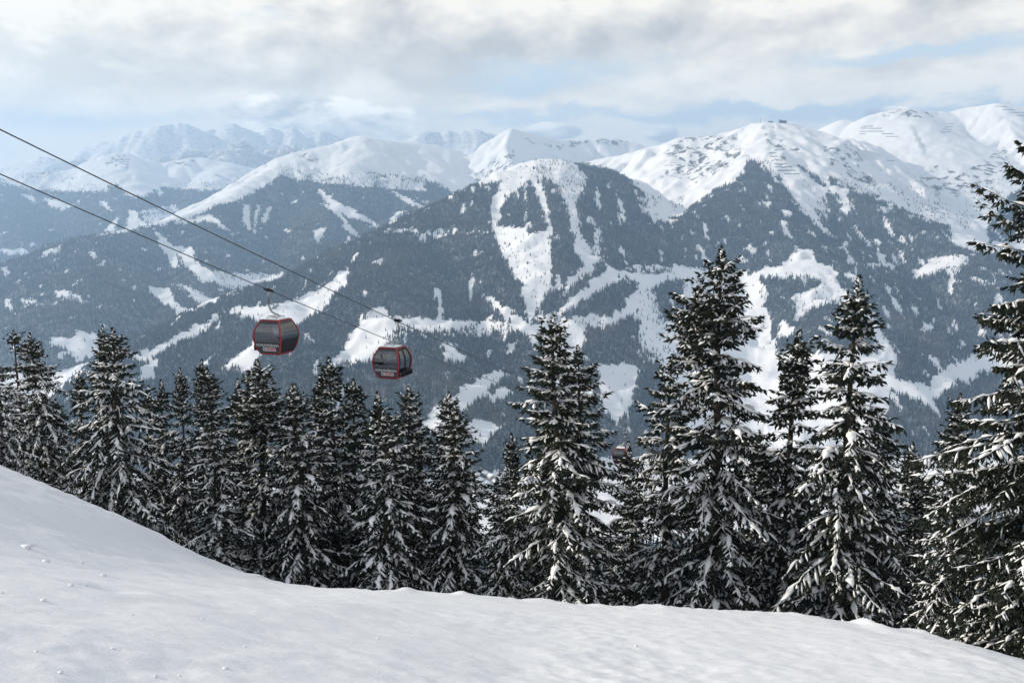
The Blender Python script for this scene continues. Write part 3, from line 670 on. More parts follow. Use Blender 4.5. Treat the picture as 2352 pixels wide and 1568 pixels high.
def build_ground():
    ys = np.concatenate([[-14, -8, -4, 0, 2, 4, 5.5], np.geomspace(6.5, 36, 330), np.linspace(36.5, 60, 30)[1:], np.linspace(60, 150, 14)[1:]])
    ss = np.concatenate([np.linspace(-4.5, -0.68, 36)[:-1], np.linspace(-0.68, 0.68, 380), np.linspace(0.68, 1.6, 14)[1:]])
    X = ss[None, :] * (np.abs(ys)[:, None] + 1.5); Y = ys[:, None].repeat(len(ss), 1)
    Z = ground_z(X, Y)
    ii = np.arange(X.size).reshape(X.shape)
    q = np.stack([ii[:-1, :-1], ii[:-1, 1:], ii[1:, 1:], ii[1:, :-1]], -1).reshape(-1, 4)
    o = mesh_np('snow_slope', np.stack([X.ravel(), Y.ravel(), Z.ravel()], 1), q, SNOW, smooth=True)
    tag(o, 'smooth snow slope in the foreground dropping away to the trees', 'ground', kind='structure')
build_ground()

# crumbs of snow lying on the slope
def ico():
    t = (1 + 5 ** 0.5) / 2
    v = np.array([(-1, t, 0), (1, t, 0), (-1, -t, 0), (1, -t, 0), (0, -1, t), (0, 1, t), (0, -1, -t), (0, 1, -t), (t, 0, -1), (t, 0, 1), (-t, 0, -1), (-t, 0, 1)], float)
    f = np.array([(0, 11, 5), (0, 5, 1), (0, 1, 7), (0, 7, 10), (0, 10, 11), (1, 5, 9), (5, 11, 4), (11, 10, 2), (10, 7, 6), (7, 1, 8), (3, 9, 4), (3, 4, 2), (3, 2, 6), (3, 6, 8), (3, 8, 9), (4, 9, 5), (2, 4, 11), (6, 2, 10), (8, 6, 7), (9, 8, 1)])
    return v / np.linalg.norm(v[0]), f
def hit_ground(px, py):
    a, b = ray(px, py); Y = np.linspace(5, 60, 4000); z = ground_z(a * Y, Y)
    i = np.argmax(z > b * Y); return a * Y[i], Y[i], z[i]
def build_crumbs():
    r = np.random.RandomState(5); v, f = ico(); V = []; Fc = []
    spots = [(62, 1258, .09), (107, 1290, .08), (187, 1292, .04), (238, 1322, .05), (162, 1345, .04), (198, 1345, .035), (100, 1380, .04)]
    for k in range(50): spots.append((r.uniform(-20, 900) if k % 4 else r.uniform(0, 2300), r.uniform(1150, 1560), r.uniform(.010, .026)))
    for px, py, s in spots:
        x, y, z = hit_ground(px, py)
        if y > 34 or y < 6: continue
        w = v * (1 + 0.25 * r.randn(12, 1)) * np.array([s * r.uniform(.8, 1.4), s * r.uniform(.8, 1.4), s * .62])
        V.append(w + np.array([x, y, z + s * .12])); Fc.append(f + 12 * (len(V) - 1))
    o = mesh_np('snow_crumbs', np.concatenate(V), np.concatenate(Fc), SNOW, smooth=True)
    tag(o, 'small crumbs of snow scattered over the left slope', 'snow', kind='stuff')
build_crumbs()

# ------------------------------------------------------------------ snow-laden spruces
def needle_material(name, c1, c2):
    m = bpy.data.materials.new(name); m.use_nodes = True
    g = NT(m.node_tree)
    rnd = g.n('ShaderNodeObjectInfo').outputs['Random']
    tc = g.n('ShaderNodeTexCoord').outputs['Object']
    nz = g.noise(tc, 2.2, 4, 0.65)
    col = g.mix(g.ramp(nz, 0.35, 0.7), (*c1, 1), (*c2, 1))
    col = g.mix(g.math('MULTIPLY', rnd, 0.35), col, (0.012, 0.018, 0.014, 1))
    b = g.n('ShaderNodeBsdfPrincipled', None, Base_Color=col, Roughness=0.75)
    b.inputs['Specular IOR Level'].default_value = 0.15
    g.n('ShaderNodeOutputMaterial', None, Surface=b.outputs[0])
    return m
NEEDLE = needle_material('spruce_needles', (0.013, 0.019, 0.013), (0.036, 0.042, 0.026))
BARK = noisy('spruce_bark', (0.035, 0.028, 0.022), (0.09, 0.075, 0.06), 5.0, 0.9, 0.6, 0.1)
TWIGSNOW = noisy('branch_snow', (0.88, 0.895, 0.92), (0.92, 0.93, 0.94), 3.0, 0.6, 0.25, 0.15, bscale=14, bdist=0.03)
CONE = noisy('spruce_cone', (0.10, 0.045, 0.020), (0.20, 0.10, 0.05), 9.0, 0.8)

# unit snow pillow: long axis x, flat below
def pillow():
    V = [(-1, 0, 0)]
    for xx, rr in ((-0.62, 0.78), (0.05, 1.0), (0.66, 0.74)):
        for k in range(5):
            a = 2 * math.pi * k / 5 + math.pi / 2
            V.append((xx, rr * math.cos(a), rr * math.sin(a) * (1.0 if math.sin(a) > 0 else 0.45)))
    V.append((1, 0, -0.05))
    Fc = []
    for k in range(5): Fc.append((0, 1 + (k + 1) % 5, 1 + k))
    for rr in range(2):
        for k in range(5):
            a, b = 1 + rr * 5 + k, 1 + rr * 5 + (k + 1) % 5
            Fc += [(a, b, b + 5), (a, b + 5, a + 5)]
    for k in range(5): Fc.append((16, 11 + k, 11 + (k + 1) % 5))
    return np.array(V, float), np.array(Fc)
PV, PF = pillow()

def norm(a): return a / np.maximum(np.linalg.norm(a, axis=-1, keepdims=True), 1e-9)

def build_spruce(seed, H, Rad, whorl=0.30, nb=6, snowy=0.62, power=0.85, droop=1.0, gap=0.08, bare=0.0, cones=0, detail=1.0, fork=0, lift=0.0, hang=0.7, tsnow=1.0, bsnow=1.0, twl=0.30):
    """returns meshes (trunk, crown, snow, cones) of one tree, root at the origin"""
    r = np.random.RandomState(seed)
    szf = detail ** -0.5
    rib4 = []; ribN = []
    tipV = []; shA = []; shD = []; shW = []; shL = []          # shoots: anchor, direction, width, length
    snC = []; snA = []; snS = []                                # snow: centre, axis, (l, w, t)
    brP = []                                                    # branch wood polylines
    cnP = []
    lean = r.uniform(-0.012, 0.012, 2)
    def trunk_xy(h): return np.array([lean[0] * h + 0.05 * math.sin(h * 0.5 + seed), lean[1] * h + 0.05 * math.cos(h * 0.4 + seed)])
    stems = [(0.0, H, 0.0, 0.0)]
    if fork: stems.append((H * 0.72, H * 0.915, 0.62, r.uniform(0, 6.28)))
    for (hb, ht, off, oaz) in stems:
        h = hb + (0.35 + bare * H if hb == 0 else 0.3)
        while h < ht - 0.62:
            t = (h / H) if hb == 0 else 1 - (ht - h) / H
            prof = float(np.interp(1 - t, [0, 0.06, 0.2, 0.4, 0.62, 0.85, 1], [0.0, 0.16, 0.50, 0.74, 0.90, 1.0, 0.97])) ** power * (0.86 + 0.14 * math.sin(h * 2.1 + seed))
            n = max(3, int(round(nb * r.uniform(0.75, 1.2)))) if t < 0.93 else 4
            a0 = r.uniform(0, 6.28)
            for k in range(n):
                if r.rand() < gap: continue
                az = a0 + 6.2832 * k / n + r.uniform(-0.35, 0.35)
                L = Rad * prof * r.choice([r.uniform(0.45, 0.8), r.uniform(0.75, 1.2)]) + 0.08
                hh = h + r.uniform(-0.12, 0.12)
                e0 = np.interp(t, [0, 0.3, 0.7, 1.0], [-0.34, -0.16, 0.10, 0.75]) + r.uniform(-0.12, 0.12) + lift * (1 - t)
                dr = droop * np.interp(t, [0, 0.5, 1], [0.34, 0.36, 0.10]) * r.uniform(0.6, 1.5)
                up = 0.26 * r.uniform(0.5, 1.3)
                ns = 9
                s = np.linspace(0, 1, ns)
                rad = L * s; zz = L * (math.tan(e0) * s - dr * s ** 2 * 1.6 + up * s ** 3 * 0.9)
                wob = az + 0.10 * np.sin(s * 3 + r.uniform(0, 6)) * s
                c0 = trunk_xy(hh) + (off * np.array([math.cos(oaz), math.sin(oaz)]) * min(1, (h - hb) / 1.2 + .25) if hb else 0)
                P = np.stack([c0[0] + rad * np.cos(wob), c0[1] + rad * np.sin(wob), hh + zz], 1)
                brP.append((P, 0.010 + 0.011 * L))
                # secondary twigs
                step = 0.100 / detail
                m = max(3, int(L / step))
                q = np.sort(r.uniform(0.10, 1.0, m))
                pos = np.stack([np.interp(q, s, P[:, i]) for i in range(3)], 1)
                tan = norm(np.stack([np.interp(np.minimum(q + 0.06, 1.06), s, P[:, i]) for i in range(3)], 1) - np.stack([np.interp(np.maximum(q - 0.06, 0), s, P[:, i]) for i in range(3)], 1))
                sd = np.where(np.arange(m) % 2 == 0, 1.0, -1.0)[:, None]
                perp = norm(np.cross(tan, [0, 0, 1.0])) * sd
                fw = r.uniform(0.35, 0.9, (m, 1))
                dv = norm(tan * fw + perp + np.array([0, 0, -1.0]) * r.uniform(0.30, 0.95, (m, 1)) * droop)
                l2 = (0.16 + twl * L * (1 - q) ** 0.75 * r.uniform(0.5, 1.15, m)).clip(0.14, 0.8)
                # tip
                pos = np.vstack([pos, P[-1:]]); dv = np.vstack([dv, tan[-1:]]); l2 = np.append(l2, 0.22)
                tw_p, tw_d, tw_l = pos, dv, l2
                # shoots on twigs
                ks = 8 if detail <= 1 else 10
                for j in range(ks):
                    f = (j + r.rand(len(tw_l))) / ks
                    a = tw_p + tw_d * (tw_l * f)[:, None] + np.array([0, 0, -1.0]) * (0.10 * tw_l * f * f)[:, None]
                    rd = r.randn(len(tw_l), 3)
                    dd = norm(tw_d * 0.9 + 0.75 * rd * np.array([1, 1, 0.55]) + np.array([0, 0, -hang]) * r.uniform(0, 1.5, (len(tw_l), 1)))
                    shA.append(a); shD.append(dd); shL.append(r.uniform(0.13, 0.27, len(tw_l)) / detail ** 0.5); shW.append(r.uniform(0.028, 0.052, len(tw_l)) / detail ** 0.5)
                # snow on twigs: soft tapering ribbons
                ps = snowy * np.interp(np.append(q, 1), [0, 0.3, 1], [0.35, 0.9, 1.1]) * tsnow * 2.1
                kk = r.rand(len(tw_l)) < ps * (0.25 + 1.1 * r.rand()); nn = int(kk.sum())
                if nn:
                    st = np.linspace(0, 1, 4)[None] * r.uniform(0.55, 0.95, (nn, 1)) + r.uniform(0, 0.12, (nn, 1))
                    c = tw_p[kk][:, None] + tw_d[kk][:, None] * (tw_l[kk][:, None] * st)[..., None]
                    c[..., 2] += -0.10 * tw_l[kk][:, None] * st * st + r.uniform(0.0, 0.03, (nn, 1))
                    w = np.array([0.35, 1.0, 0.95, 0.25])[None] * r.uniform(0.022, 0.058, (nn, 1)) * r.uniform(0.7, 1.3, (nn, 4)) * szf
                    rib4.append((c, tw_d[kk], w))
                # snow lying along the bough: one uneven pillow, broken here and there
                if r.rand() < snowy + 0.36:
                    m2 = max(4, int(L / 0.11)); q2 = np.linspace(r.uniform(0.12, 0.3), r.uniform(0.93, 1.02), m2)
                    c = np.stack([np.interp(q2, s, P[:, i]) for i in range(3)], 1)
                    lump = 0.55 + 0.45 * np.sin(np.cumsum(r.uniform(0.3, 1.5, m2)) + r.uniform(0, 6)); lump = np.where(lump < 0.22, 0.08, lump)
                    w = r.uniform(0.06, 0.125) * bsnow * lump * np.interp(q2, [0, 0.5, 0.85, 1], [0.55, 1.0, 0.9, 0.3]) * min(1.0, 0.45 + L * 0.45) * r.uniform(0.8, 1.2, m2)
                    w[0] = w[-1] = 0.012
                    c[:, 2] += 0.02 + 0.25 * w; c[:, :2] += r.randn(m2, 2) * 0.018
                    ribN.append((c, w))
                if cones and t > 0.55 and r.rand() < cones:
                    for _ in range(r.randint(1, 4)):
                        cq = r.uniform(0.5, 1.0); cp = np.array([np.interp(cq, s, P[:, i]) for i in range(3)])
                        cnP.append(cp + np.array([r.uniform(-.12, .12), r.uniform(-.12, .12), -0.12]))
            h += whorl * r.uniform(0.7, 1.3) * (1.0 if t < 0.85 else 0.75)
        # leader
        c0 = trunk_xy(ht) + (off * np.array([math.cos(oaz), math.sin(oaz)]) if hb else 0)
        for f in np.linspace(0, 1, 26):
            n = 4; a = np.tile(np.array([c0[0], c0[1], ht - 1.0 + 0.95 * f]), (n, 1)); th = r.uniform(0, 6.28, n)
            shA.append(a); shD.append(norm(np.stack([np.cos(th), np.sin(th), np.full(n, 0.5)], 1))); shL.append(np.full(n, 0.08 + 0.26 * (1 - f))); shW.append(np.full(n, 0.03))
        snC.append(np.array([[c0[0], c0[1], ht - 0.25], [c0[0] + .03, c0[1], ht - 0.5]])); snA.append(np.array([[0.3, 0, 1.0], [0.2, 0.5, .6]])); snS.append(np.array([[.16, .05, .05], [.15, .08, .06]]))
    # --- crown mesh: shoots as thin diamonds + bough wood
    A = np.concatenate(shA); Dv = np.concatenate(shD); Ls = np.concatenate(shL)[:, None]; Ws = np.concatenate(shW)[:, None]
    roll = norm(np.cross(Dv, norm(r.randn(len(A), 3))))
    v = np.stack([A, A + Dv * Ls * 0.45 + roll * Ws, A + Dv * Ls, A + Dv * Ls * 0.45 - roll * Ws], 1).reshape(-1, 3)
    q = np.arange(len(A) * 4).reshape(-1, 4)
    bv = []; bf = []; base = len(v)
    for P, rad in brP:
        Pk = P[::2]; n = len(Pk)
        for i, p in enumerate(Pk):
            w = rad * (1 - 0.85 * i / (n - 1)); bv += [p + [w, 0, -w * .5], p + [-w * .5, w * .8, w * .4], p + [-w * .5, -w * .8, w * .4]]
        for i in range(n - 1):
            for k in range(3):
                a = base + i * 3 + k; b = base + i * 3 + (k + 1) % 3; bf.append((a, b, b + 3, a + 3))
        base += n * 3
    crownV = np.concatenate([v, np.array(bv)]); crownF = np.concatenate([q, np.array(bf)])
    # --- snow mesh
    UPV = np.array([0, 0, 1.0]); SV = []; SF = []; nb_ = 0
    C = np.concatenate([t_[0] for t_ in rib4]); Dr = np.concatenate([t_[1] for t_ in rib4]); Wd = np.concatenate([t_[2] for t_ in rib4])
    side = norm(np.cross(UPV, Dr))[:, None]
    ring = np.stack([C + side * Wd[..., None], C + UPV * (Wd * 0.85)[..., None], C - side * Wd[..., None], C - UPV * (Wd * 0.25)[..., None]], 2)   # n,4 stations,4
    n = len(C); SV.append(ring.reshape(-1, 3))
    one = []
    for i in range(3):
        for k in range(4): one.append((i * 4 + k, i * 4 + (k + 1) % 4, i * 4 + 4 + (k + 1) % 4, i * 4 + 4 + k))
    one += [(3, 2, 1, 0), (12, 13, 14, 15)]
    SF.append((np.array(one)[None] + (np.arange(n) * 16)[:, None, None]).reshape(-1, 4)); nb_ = n * 16
    for c, w in ribN:
        tn = np.gradient(c, axis=0); sd = norm(np.cross(UPV, tn)); m = len(c); w3 = w[:, None]
        rg_ = np.stack([c + sd * w3, c + sd * w3 * 0.55 + UPV * w3 * 0.62, c + UPV * w3 * 0.8, c - sd * w3 * 0.6 + UPV * w3 * 0.58, c - sd * w3, c - UPV * w3 * 0.25], 1)
        rg_ = rg_ + r.randn(m, 6, 3) * 0.16 * w3[:, None]
        SV.append(rg_.reshape(-1, 3)); i_ = np.arange(m - 1)[:, None] * 6; k_ = np.arange(6)[None]; k2 = (k_ + 1) % 6
        SF.append(np.stack([i_ + k_, i_ + k2, i_ + 6 + k2, i_ + 6 + k_], -1).reshape(-1, 4) + nb_); nb_ += m * 6
    C = np.concatenate(snC); Ax = norm(np.concatenate(snA)); Sz = np.concatenate(snS)
    side = norm(np.cross(UPV, Ax)); up = np.cross(Ax, side)
    n = len(C); W = PV[None] * (1 + 0.2 * r.randn(n, len(PV), 1))
    pv = C[:, None] + W[..., 0:1] * (Sz[:, 0:1] * Ax)[:, None] + W[..., 1:2] * (Sz[:, 1:2] * side)[:, None] + W[..., 2:3] * (Sz[:, 2:3] * up)[:, None]
    SV.append(pv.reshape(-1, 3)); pf = (PF[None] + (np.arange(n) * len(PV))[:, None, None]).reshape(-1, 3) + nb_
    sv = np.concatenate(SV); sf = [np.concatenate(SF), pf]
    # --- trunk
    tv = []; tf = []; nseg = 14; ring = 9; tb = 0
    for (hb, ht, off, oaz) in stems:
        for i in range(nseg + 1):
            hh = hb + (ht - hb) * i / nseg; c = trunk_xy(hh) + (off * np.array([math.cos(oaz), math.sin(oaz)]) * min(1, (hh - hb) / 1.2) if hb else 0)
            rr = (0.010 * H + 0.05) * (1 - i / nseg) ** 0.9 * (1.0 if hb == 0 else 0.3) + 0.012 + (0.05 if i == 0 and hb == 0 else 0)
            for k in range(ring): tv.append((c[0] + rr * math.cos(6.2832 * k / ring), c[1] + rr * math.sin(6.2832 * k / ring), hh - (1.5 if i == 0 and hb == 0 else 0)))
        for i in range(nseg):
            for k in range(ring):
                a = tb + i * ring + k; b = tb + i * ring + (k + 1) % ring; tf.append((a, b, b + ring, a + ring))
        tb += (nseg + 1) * ring
    cn = None
    if cnP:
        vv, ff = ico(); cn = (np.concatenate([vv * np.array([.022, .022, .065]) + p for p in cnP]), np.concatenate([ff + 12 * i for i in range(len(cnP))]))
    return (np.array(tv), np.array(tf)), (crownV, crownF), (sv, sf), cn

VARIANTS = {}
def variant(key, **kw):
    tr, cr, sn, cn = build_spruce(**kw)
    root = empty('spruce_tree')
    mesh_np('trunk', *tr, BARK, root, smooth=True)
    c = mesh_np('crown', *cr, NEEDLE, root)
    tag(mesh_np('snow_load', *sn, TWIGSNOW, root, smooth=True), kind='stuff')
    if cn: tag(mesh_np('spruce_cones', *cn, CONE, root, smooth=True), kind='stuff')
    VARIANTS[key] = [root, kw['H'], False]
    return len(cr[1]) * 2 + len(sn[1][0]) * 2
nt = 0
nt += variant('tall', seed=11, H=16, Rad=2.15, cones=0.5, snowy=0.62, fork=1, whorl=0.40)
nt += variant('slim', seed=12, H=14, Rad=1.6, power=1.3, snowy=0.64, gap=0.12, whorl=0.38)
nt += variant('wide', seed=13, H=13, Rad=2.9, power=1.25, droop=1.35, snowy=0.58, whorl=0.42, bsnow=0.95)
nt += variant('full', seed=14, H=15, Rad=2.2, power=1.1, snowy=0.68, whorl=0.40)
nt += variant('ragged', seed=15, H=15, Rad=2.15, power=0.9, snowy=0.55, gap=0.24, whorl=0.44, cones=0.25)
nt += variant('thin', seed=16, H=11, Rad=1.35, power=1.3, snowy=0.55, gap=0.15, nb=5, whorl=0.38)
nt += variant('heavy', seed=21, H=14, Rad=1.9, power=1.15, snowy=0.72, gap=0.1, whorl=0.42, droop=1.4, bsnow=1.0)
nt += variant('lean', seed=22, H=15, Rad=1.75, power=1.25, snowy=0.62, gap=0.18, whorl=0.42, droop=0.8)
nt += variant('near', seed=17, H=17, Rad=4.2, power=0.85, droop=0.8, snowy=0.46, whorl=0.44, nb=9, cones=0.9, detail=1.25, gap=0.02, lift=0.22, hang=1.0, tsnow=0.5, bsnow=0.8, twl=0.28)
nt += variant('bare', seed=18, H=12, Rad=1.2, power=0.7, snowy=0.18, gap=0.45, nb=4, whorl=0.5)
print('tree triangles', nt)

GRP = 'snow-laden spruces behind the slope'
TREES = [  # variant, top px, top py, metres away, turn, width factor, label
 ('tall', 1660, 556, 41, 0.3, 1.28, 'tallest snowy spruce, with a second tip beside its top, right of the middle'),
 ('full', 1300, 716, 40, 1.9, 1.3, 'broad snowy spruce whose tip stands in front of the white valley junction'),
 ('ragged', 1350, 790, 41, 4.0, 1.25, 'spruce standing close against the right side of the broad middle spruce'),
 ('ragged', 1535, 812, 43, 2.2, 1.2, 'spruce with its bare dark trunk showing, left of the tallest spruce'),
 ('slim', 1822, 752, 42, 5.0, 1.35, 'slimmer spruce between the two tallest spruces on the right'),
 ('heavy', 1945, 628, 38, 3.1, 1.3, 'second tallest snowy spruce, its bushy crown right of the tallest one'),
 ('full', 2012, 935, 41, 0.7, 1.25, 'short spruce tucked behind the right flank of the second tallest spruce'),
 ('slim', 2086, 1008, 47, 2.0, 1.1, 'small pale spruce tip alone before the blue valley near the right tree'),
 ('near', 2478, 225, 27, 1.2, 0.93, 'very near dark spruce with cones cut off by the right edge of the picture'),
 ('full', 2215, 900, 31, 2.6, 0.9, 'lower snowy spruce standing under the boughs of the near right spruce'),
 ('tall', 594, 822, 44, 2.1, 1.4, 'large snowy spruce whose tip touches the bottom of the left gondola'),
 ('lean', 492, 838, 42, 0.4, 1.35, 'spruce with a visible dark trunk, left of the one below the left gondola'),
 ('lean', 448, 820, 49, 1.0, 0.9, 'tall narrow spruce, right one of the pair of narrow tips'),
 ('slim', 411, 842, 48, 3.5, 0.85, 'tall narrow spruce, left one of the pair of narrow tips'),
 ('thin', 366, 866, 52, 2.2, 1.0, 'small dark spruce tip right of the big double-tipped left spruce'),
 ('thin', 332, 884, 55, 5.2, 1.1, 'faint spruce tip directly behind the right shoulder of the double-tipped spruce'),
 ('wide', 256, 746, 42, 0.8, 1.3, 'big wide spruce with heavy white boughs and a double tip on the left'),
 ('slim', 226, 742, 46, 2.9, 0.8, 'narrow left tip rising beside the big wide left spruce'),
 ('slim', 176, 848, 49, 4.4, 1.0, 'small spruce between the two big spruces at the left'),
 ('wide', 76, 760, 45, 3.3, 1.1, 'dark spreading spruce near the left edge'),
 ('bare', 34, 752, 50, 0.0, 1.0, 'sparse nearly bare spruce top at the left edge'),
 ('wide', -10, 832, 41, 1.4, 1.2, 'dark spruce cut off by the left edge of the picture'),
 ('thin', 128, 905, 56, 1.1, 1.2, 'low spruce showing between the dark spreading spruce and the small one'),
 ('thin', 546, 868, 53, 0.9, 1.1, 'small spruce tip just left of the spruce below the left gondola'),
 ('heavy', 692, 878, 43, 4.1, 1.4, 'snowy spruce right of the one below the left gondola'),
 ('slim', 662, 876, 50, 2.5, 0.9, 'narrow tip half hidden right below the left gondola'),
 ('lean', 757, 818, 45, 5.5, 1.3, 'tall pointed spruce halfway between the two gondolas'),
 ('slim', 726, 858, 51, 0.1, 0.9, 'spruce tip touching the left side of the tall pointed one between the gondolas'),
 ('lean', 813, 862, 46, 1.6, 1.2, 'snowy spruce just left below the right gondola'),
 ('thin', 868, 892, 50, 3.0, 1.2, 'short tip directly under the right gondola'),
 ('full', 926, 884, 44, 4.6, 1.15, 'dense spruce right under the floor of the right gondola'),
 ('heavy', 888, 930, 42, 5.8, 1.45, 'lower snowy spruce in front of the dense one under the right gondola'),
 ('full', 1020, 898, 45, 0.5, 1.15, 'left tip of the dark pair right of the right gondola'),
 ('heavy', 1048, 922, 43, 3.9, 1.4, 'right tip of the dark pair right of the right gondola'),
 ('thin', 968, 968, 52, 2.0, 1.2, 'low spruce tip in the gap right of the right gondola'),
 ('heavy', 1156, 1062, 41, 2.7, 1.25, 'small snowy spruce in the gap left of the broad middle spruce'),
 ('slim', 1186, 990, 48, 1.3, 0.9, 'narrow spruce tip rising behind the small one in the middle gap'),
 ('thin', 1130, 1092, 50, 4.8, 1.1, 'smallest spruce tip beside the village gap in the middle'),
 ('thin', 1432, 1010, 55, 0.6, 1.3, 'half hidden spruce right of the spruce pair in the middle'),
 ('thin', 1450, 1120, 46, 3.6, 1.5, 'low bushy spruce at the foot of the trunk-showing spruce'),
 ('slim', 1745, 985, 48, 2.3, 1.2, 'half hidden spruce between the tallest spruce and the slim one'),
 ('slim', 2140, 1090, 40, 5.1, 1.3, 'low spruce left of the near right spruce'),
 ('thin', 1245, 1010, 50, 2.6, 1.2, 'spruce half hidden behind the left boughs of the broad middle spruce'),
]
def plant(v, px, py, Y, turn, wf, label):
    root, H0, used = VARIANTS[v]
    o = copy_tree(root) if used else root
    VARIANTS[v][2] = True
    top = at(px, py, Y); x = top[0]; z = float(ground_z(np.array([x]), np.array([Y]))[0])
    s = (top[2] - z) / H0
    o.location = (x, Y, z - 0.05); o.rotation_euler = (0.02 * math.sin(px * 1.7), 0.022 * math.sin(px * 0.9 + 1), turn); sw = wf * (0.7 * s + 0.3)
    o.scale = (sw, sw, s)
    tag(o, label, 'tree', GRP)
    return s
for t in TREES: plant(*t)

# ------------------------------------------------------------------ gondola lift
AZ = math.radians(20.0); SLOPE = -0.33; SAGK = 0.00025
LD = np.array([math.sin(AZ), math.cos(AZ), SLOPE]); LN = np.array([math.cos(AZ), -math.sin(AZ), 0.0])
P2 = at(911, 737, 72.0)
_g1 = np.array([ray(619, 667)[0], 1.0, ray(619, 667)[1]])
_t = -9.0
for _ in range(5): _D1, _t, GAUGE = np.linalg.solve(np.stack([_g1, -LD, LN], 1), P2 + np.array([0, 0, SAGK * _t * _t]))
PB = P2 - GAUGE * LN                                    # same station on the far rope
def rope_pt(P, u): return P + LD * u + np.array([0, 0, SAGK * (u * u if u < 45 else 45 * (2 * u - 45) * 0.6 + 0.4 * 45 * 45) - 0.15 * max(u - 58, 0)])

RED = noisy('gondola_red', (0.27, 0.004, 0.008), (0.32, 0.006, 0.010), 1.5, 0.32, 0, 0.5)
DARK = noisy('gondola_charcoal', (0.026, 0.029, 0.034), (0.042, 0.046, 0.053), 2.0, 0.45, 0, 0.4)
STEEL = noisy('galvanised_steel', (0.30, 0.31, 0.32), (0.45, 0.46, 0.47), 4.0, 0.45, 0, 0.5, metal=0.7)
RUBBER = noisy('black_rubber', (0.010, 0.010, 0.011), (0.02, 0.02, 0.022), 3.0, 0.6)
CABLE = noisy('steel_cable', (0.035, 0.037, 0.04), (0.07, 0.072, 0.075), 9.0, 0.5, 0, 0.4)
WHITE = principled('white_lettering', (0.80, 0.80, 0.80), 0.5)
LOGORED = principled('logo_red', (0.55, 0.015, 0.02), 0.5)
def glass_material():
    m = bpy.data.materials.new('cabin_glass'); m.use_nodes = True
    g = NT(m.node_tree)
    fr = g.n('ShaderNodeFresnel', None, IOR=1.45).outputs[0]
    tr = g.n('ShaderNodeBsdfTransparent', None, Color=(0.55, 0.58, 0.61, 1)); gl = g.n('ShaderNodeBsdfGlossy', None, Color=(0.9, 0.93, 0.97, 1), Roughness=0.03)
    mx = g.n('ShaderNodeMixShader', None, i0=g.math('ADD', fr, 0.07, clamp=True), i1=tr.outputs[0], i2=gl.outputs[0])
    g.n('ShaderNodeOutputMaterial', None, Surface=mx.outputs[0])
    return m
GLASS = glass_material()

class MB:
    def __init__(s): s.v = []; s.f = []
    def quad(s, a, b, c, d): n = len(s.v); s.v += [a, b, c, d]; s.f.append((n, n + 1, n + 2, n + 3)); return s
    def box(s, c, h, M=None):
        n = len(s.v)
        for dz in (-1, 1):
            for dy in (-1, 1):
                for dx in (-1, 1):
                    p = np.array([dx * h[0], dy * h[1], dz * h[2]], float)
                    if M is not None: p = M @ p
                    s.v.append(np.array(c) + p)
        s.f += [tuple(n + i for i in q) for q in ((0, 2, 3, 1), (4, 5, 7, 6), (0, 1, 5, 4), (2, 6, 7, 3), (0, 4, 6, 2), (1, 3, 7, 5))]; return s
    def tube(s, pts, rad, k=8):
        pts = [np.array(p, float) for p in pts]; n0 = len(s.v); n = len(pts)
        for i, p in enumerate(pts):
            t = norm(pts[min(i + 1, n - 1)] - pts[max(i - 1, 0)]); a = np.cross(t, [0, 0, 1.0]); a = norm(a) if np.linalg.norm(a) > 1e-3 else np.array([1.0, 0, 0]); b = np.cross(t, a)
            rr = rad[i] if hasattr(rad, '__len__') else rad
            for j in range(k): s.v.append(p + rr * (math.cos(6.2832 * j / k) * a + math.sin(6.2832 * j / k) * b))
        for i in range(n - 1):
            for j in range(k): s.f.append((n0 + i * k + j, n0 + i * k + (j + 1) % k, n0 + (i + 1) * k + (j + 1) % k, n0 + (i + 1) * k + j))
        s.f.append(tuple(n0 + j for j in range(k))[::-1]); s.f.append(tuple(n0 + (n - 1) * k + j for j in range(k))); return s
    def cyl(s, a, b, r, k=12): return s.tube([a, b], r, k)
    def build(s, name, mat, parent=None, smooth=False, bevel=0):
        me = bpy.data.meshes.new(name); me.from_pydata([tuple(map(float, p)) for p in s.v], [], s.f); me.update()
        if smooth: me.polygons.foreach_set('use_smooth', np.ones(len(s.f), bool))
        me.materials.append(mat); o = bpy.data.objects.new(name, me); COL.objects.link(o)
        if parent: o.parent = parent
        return o

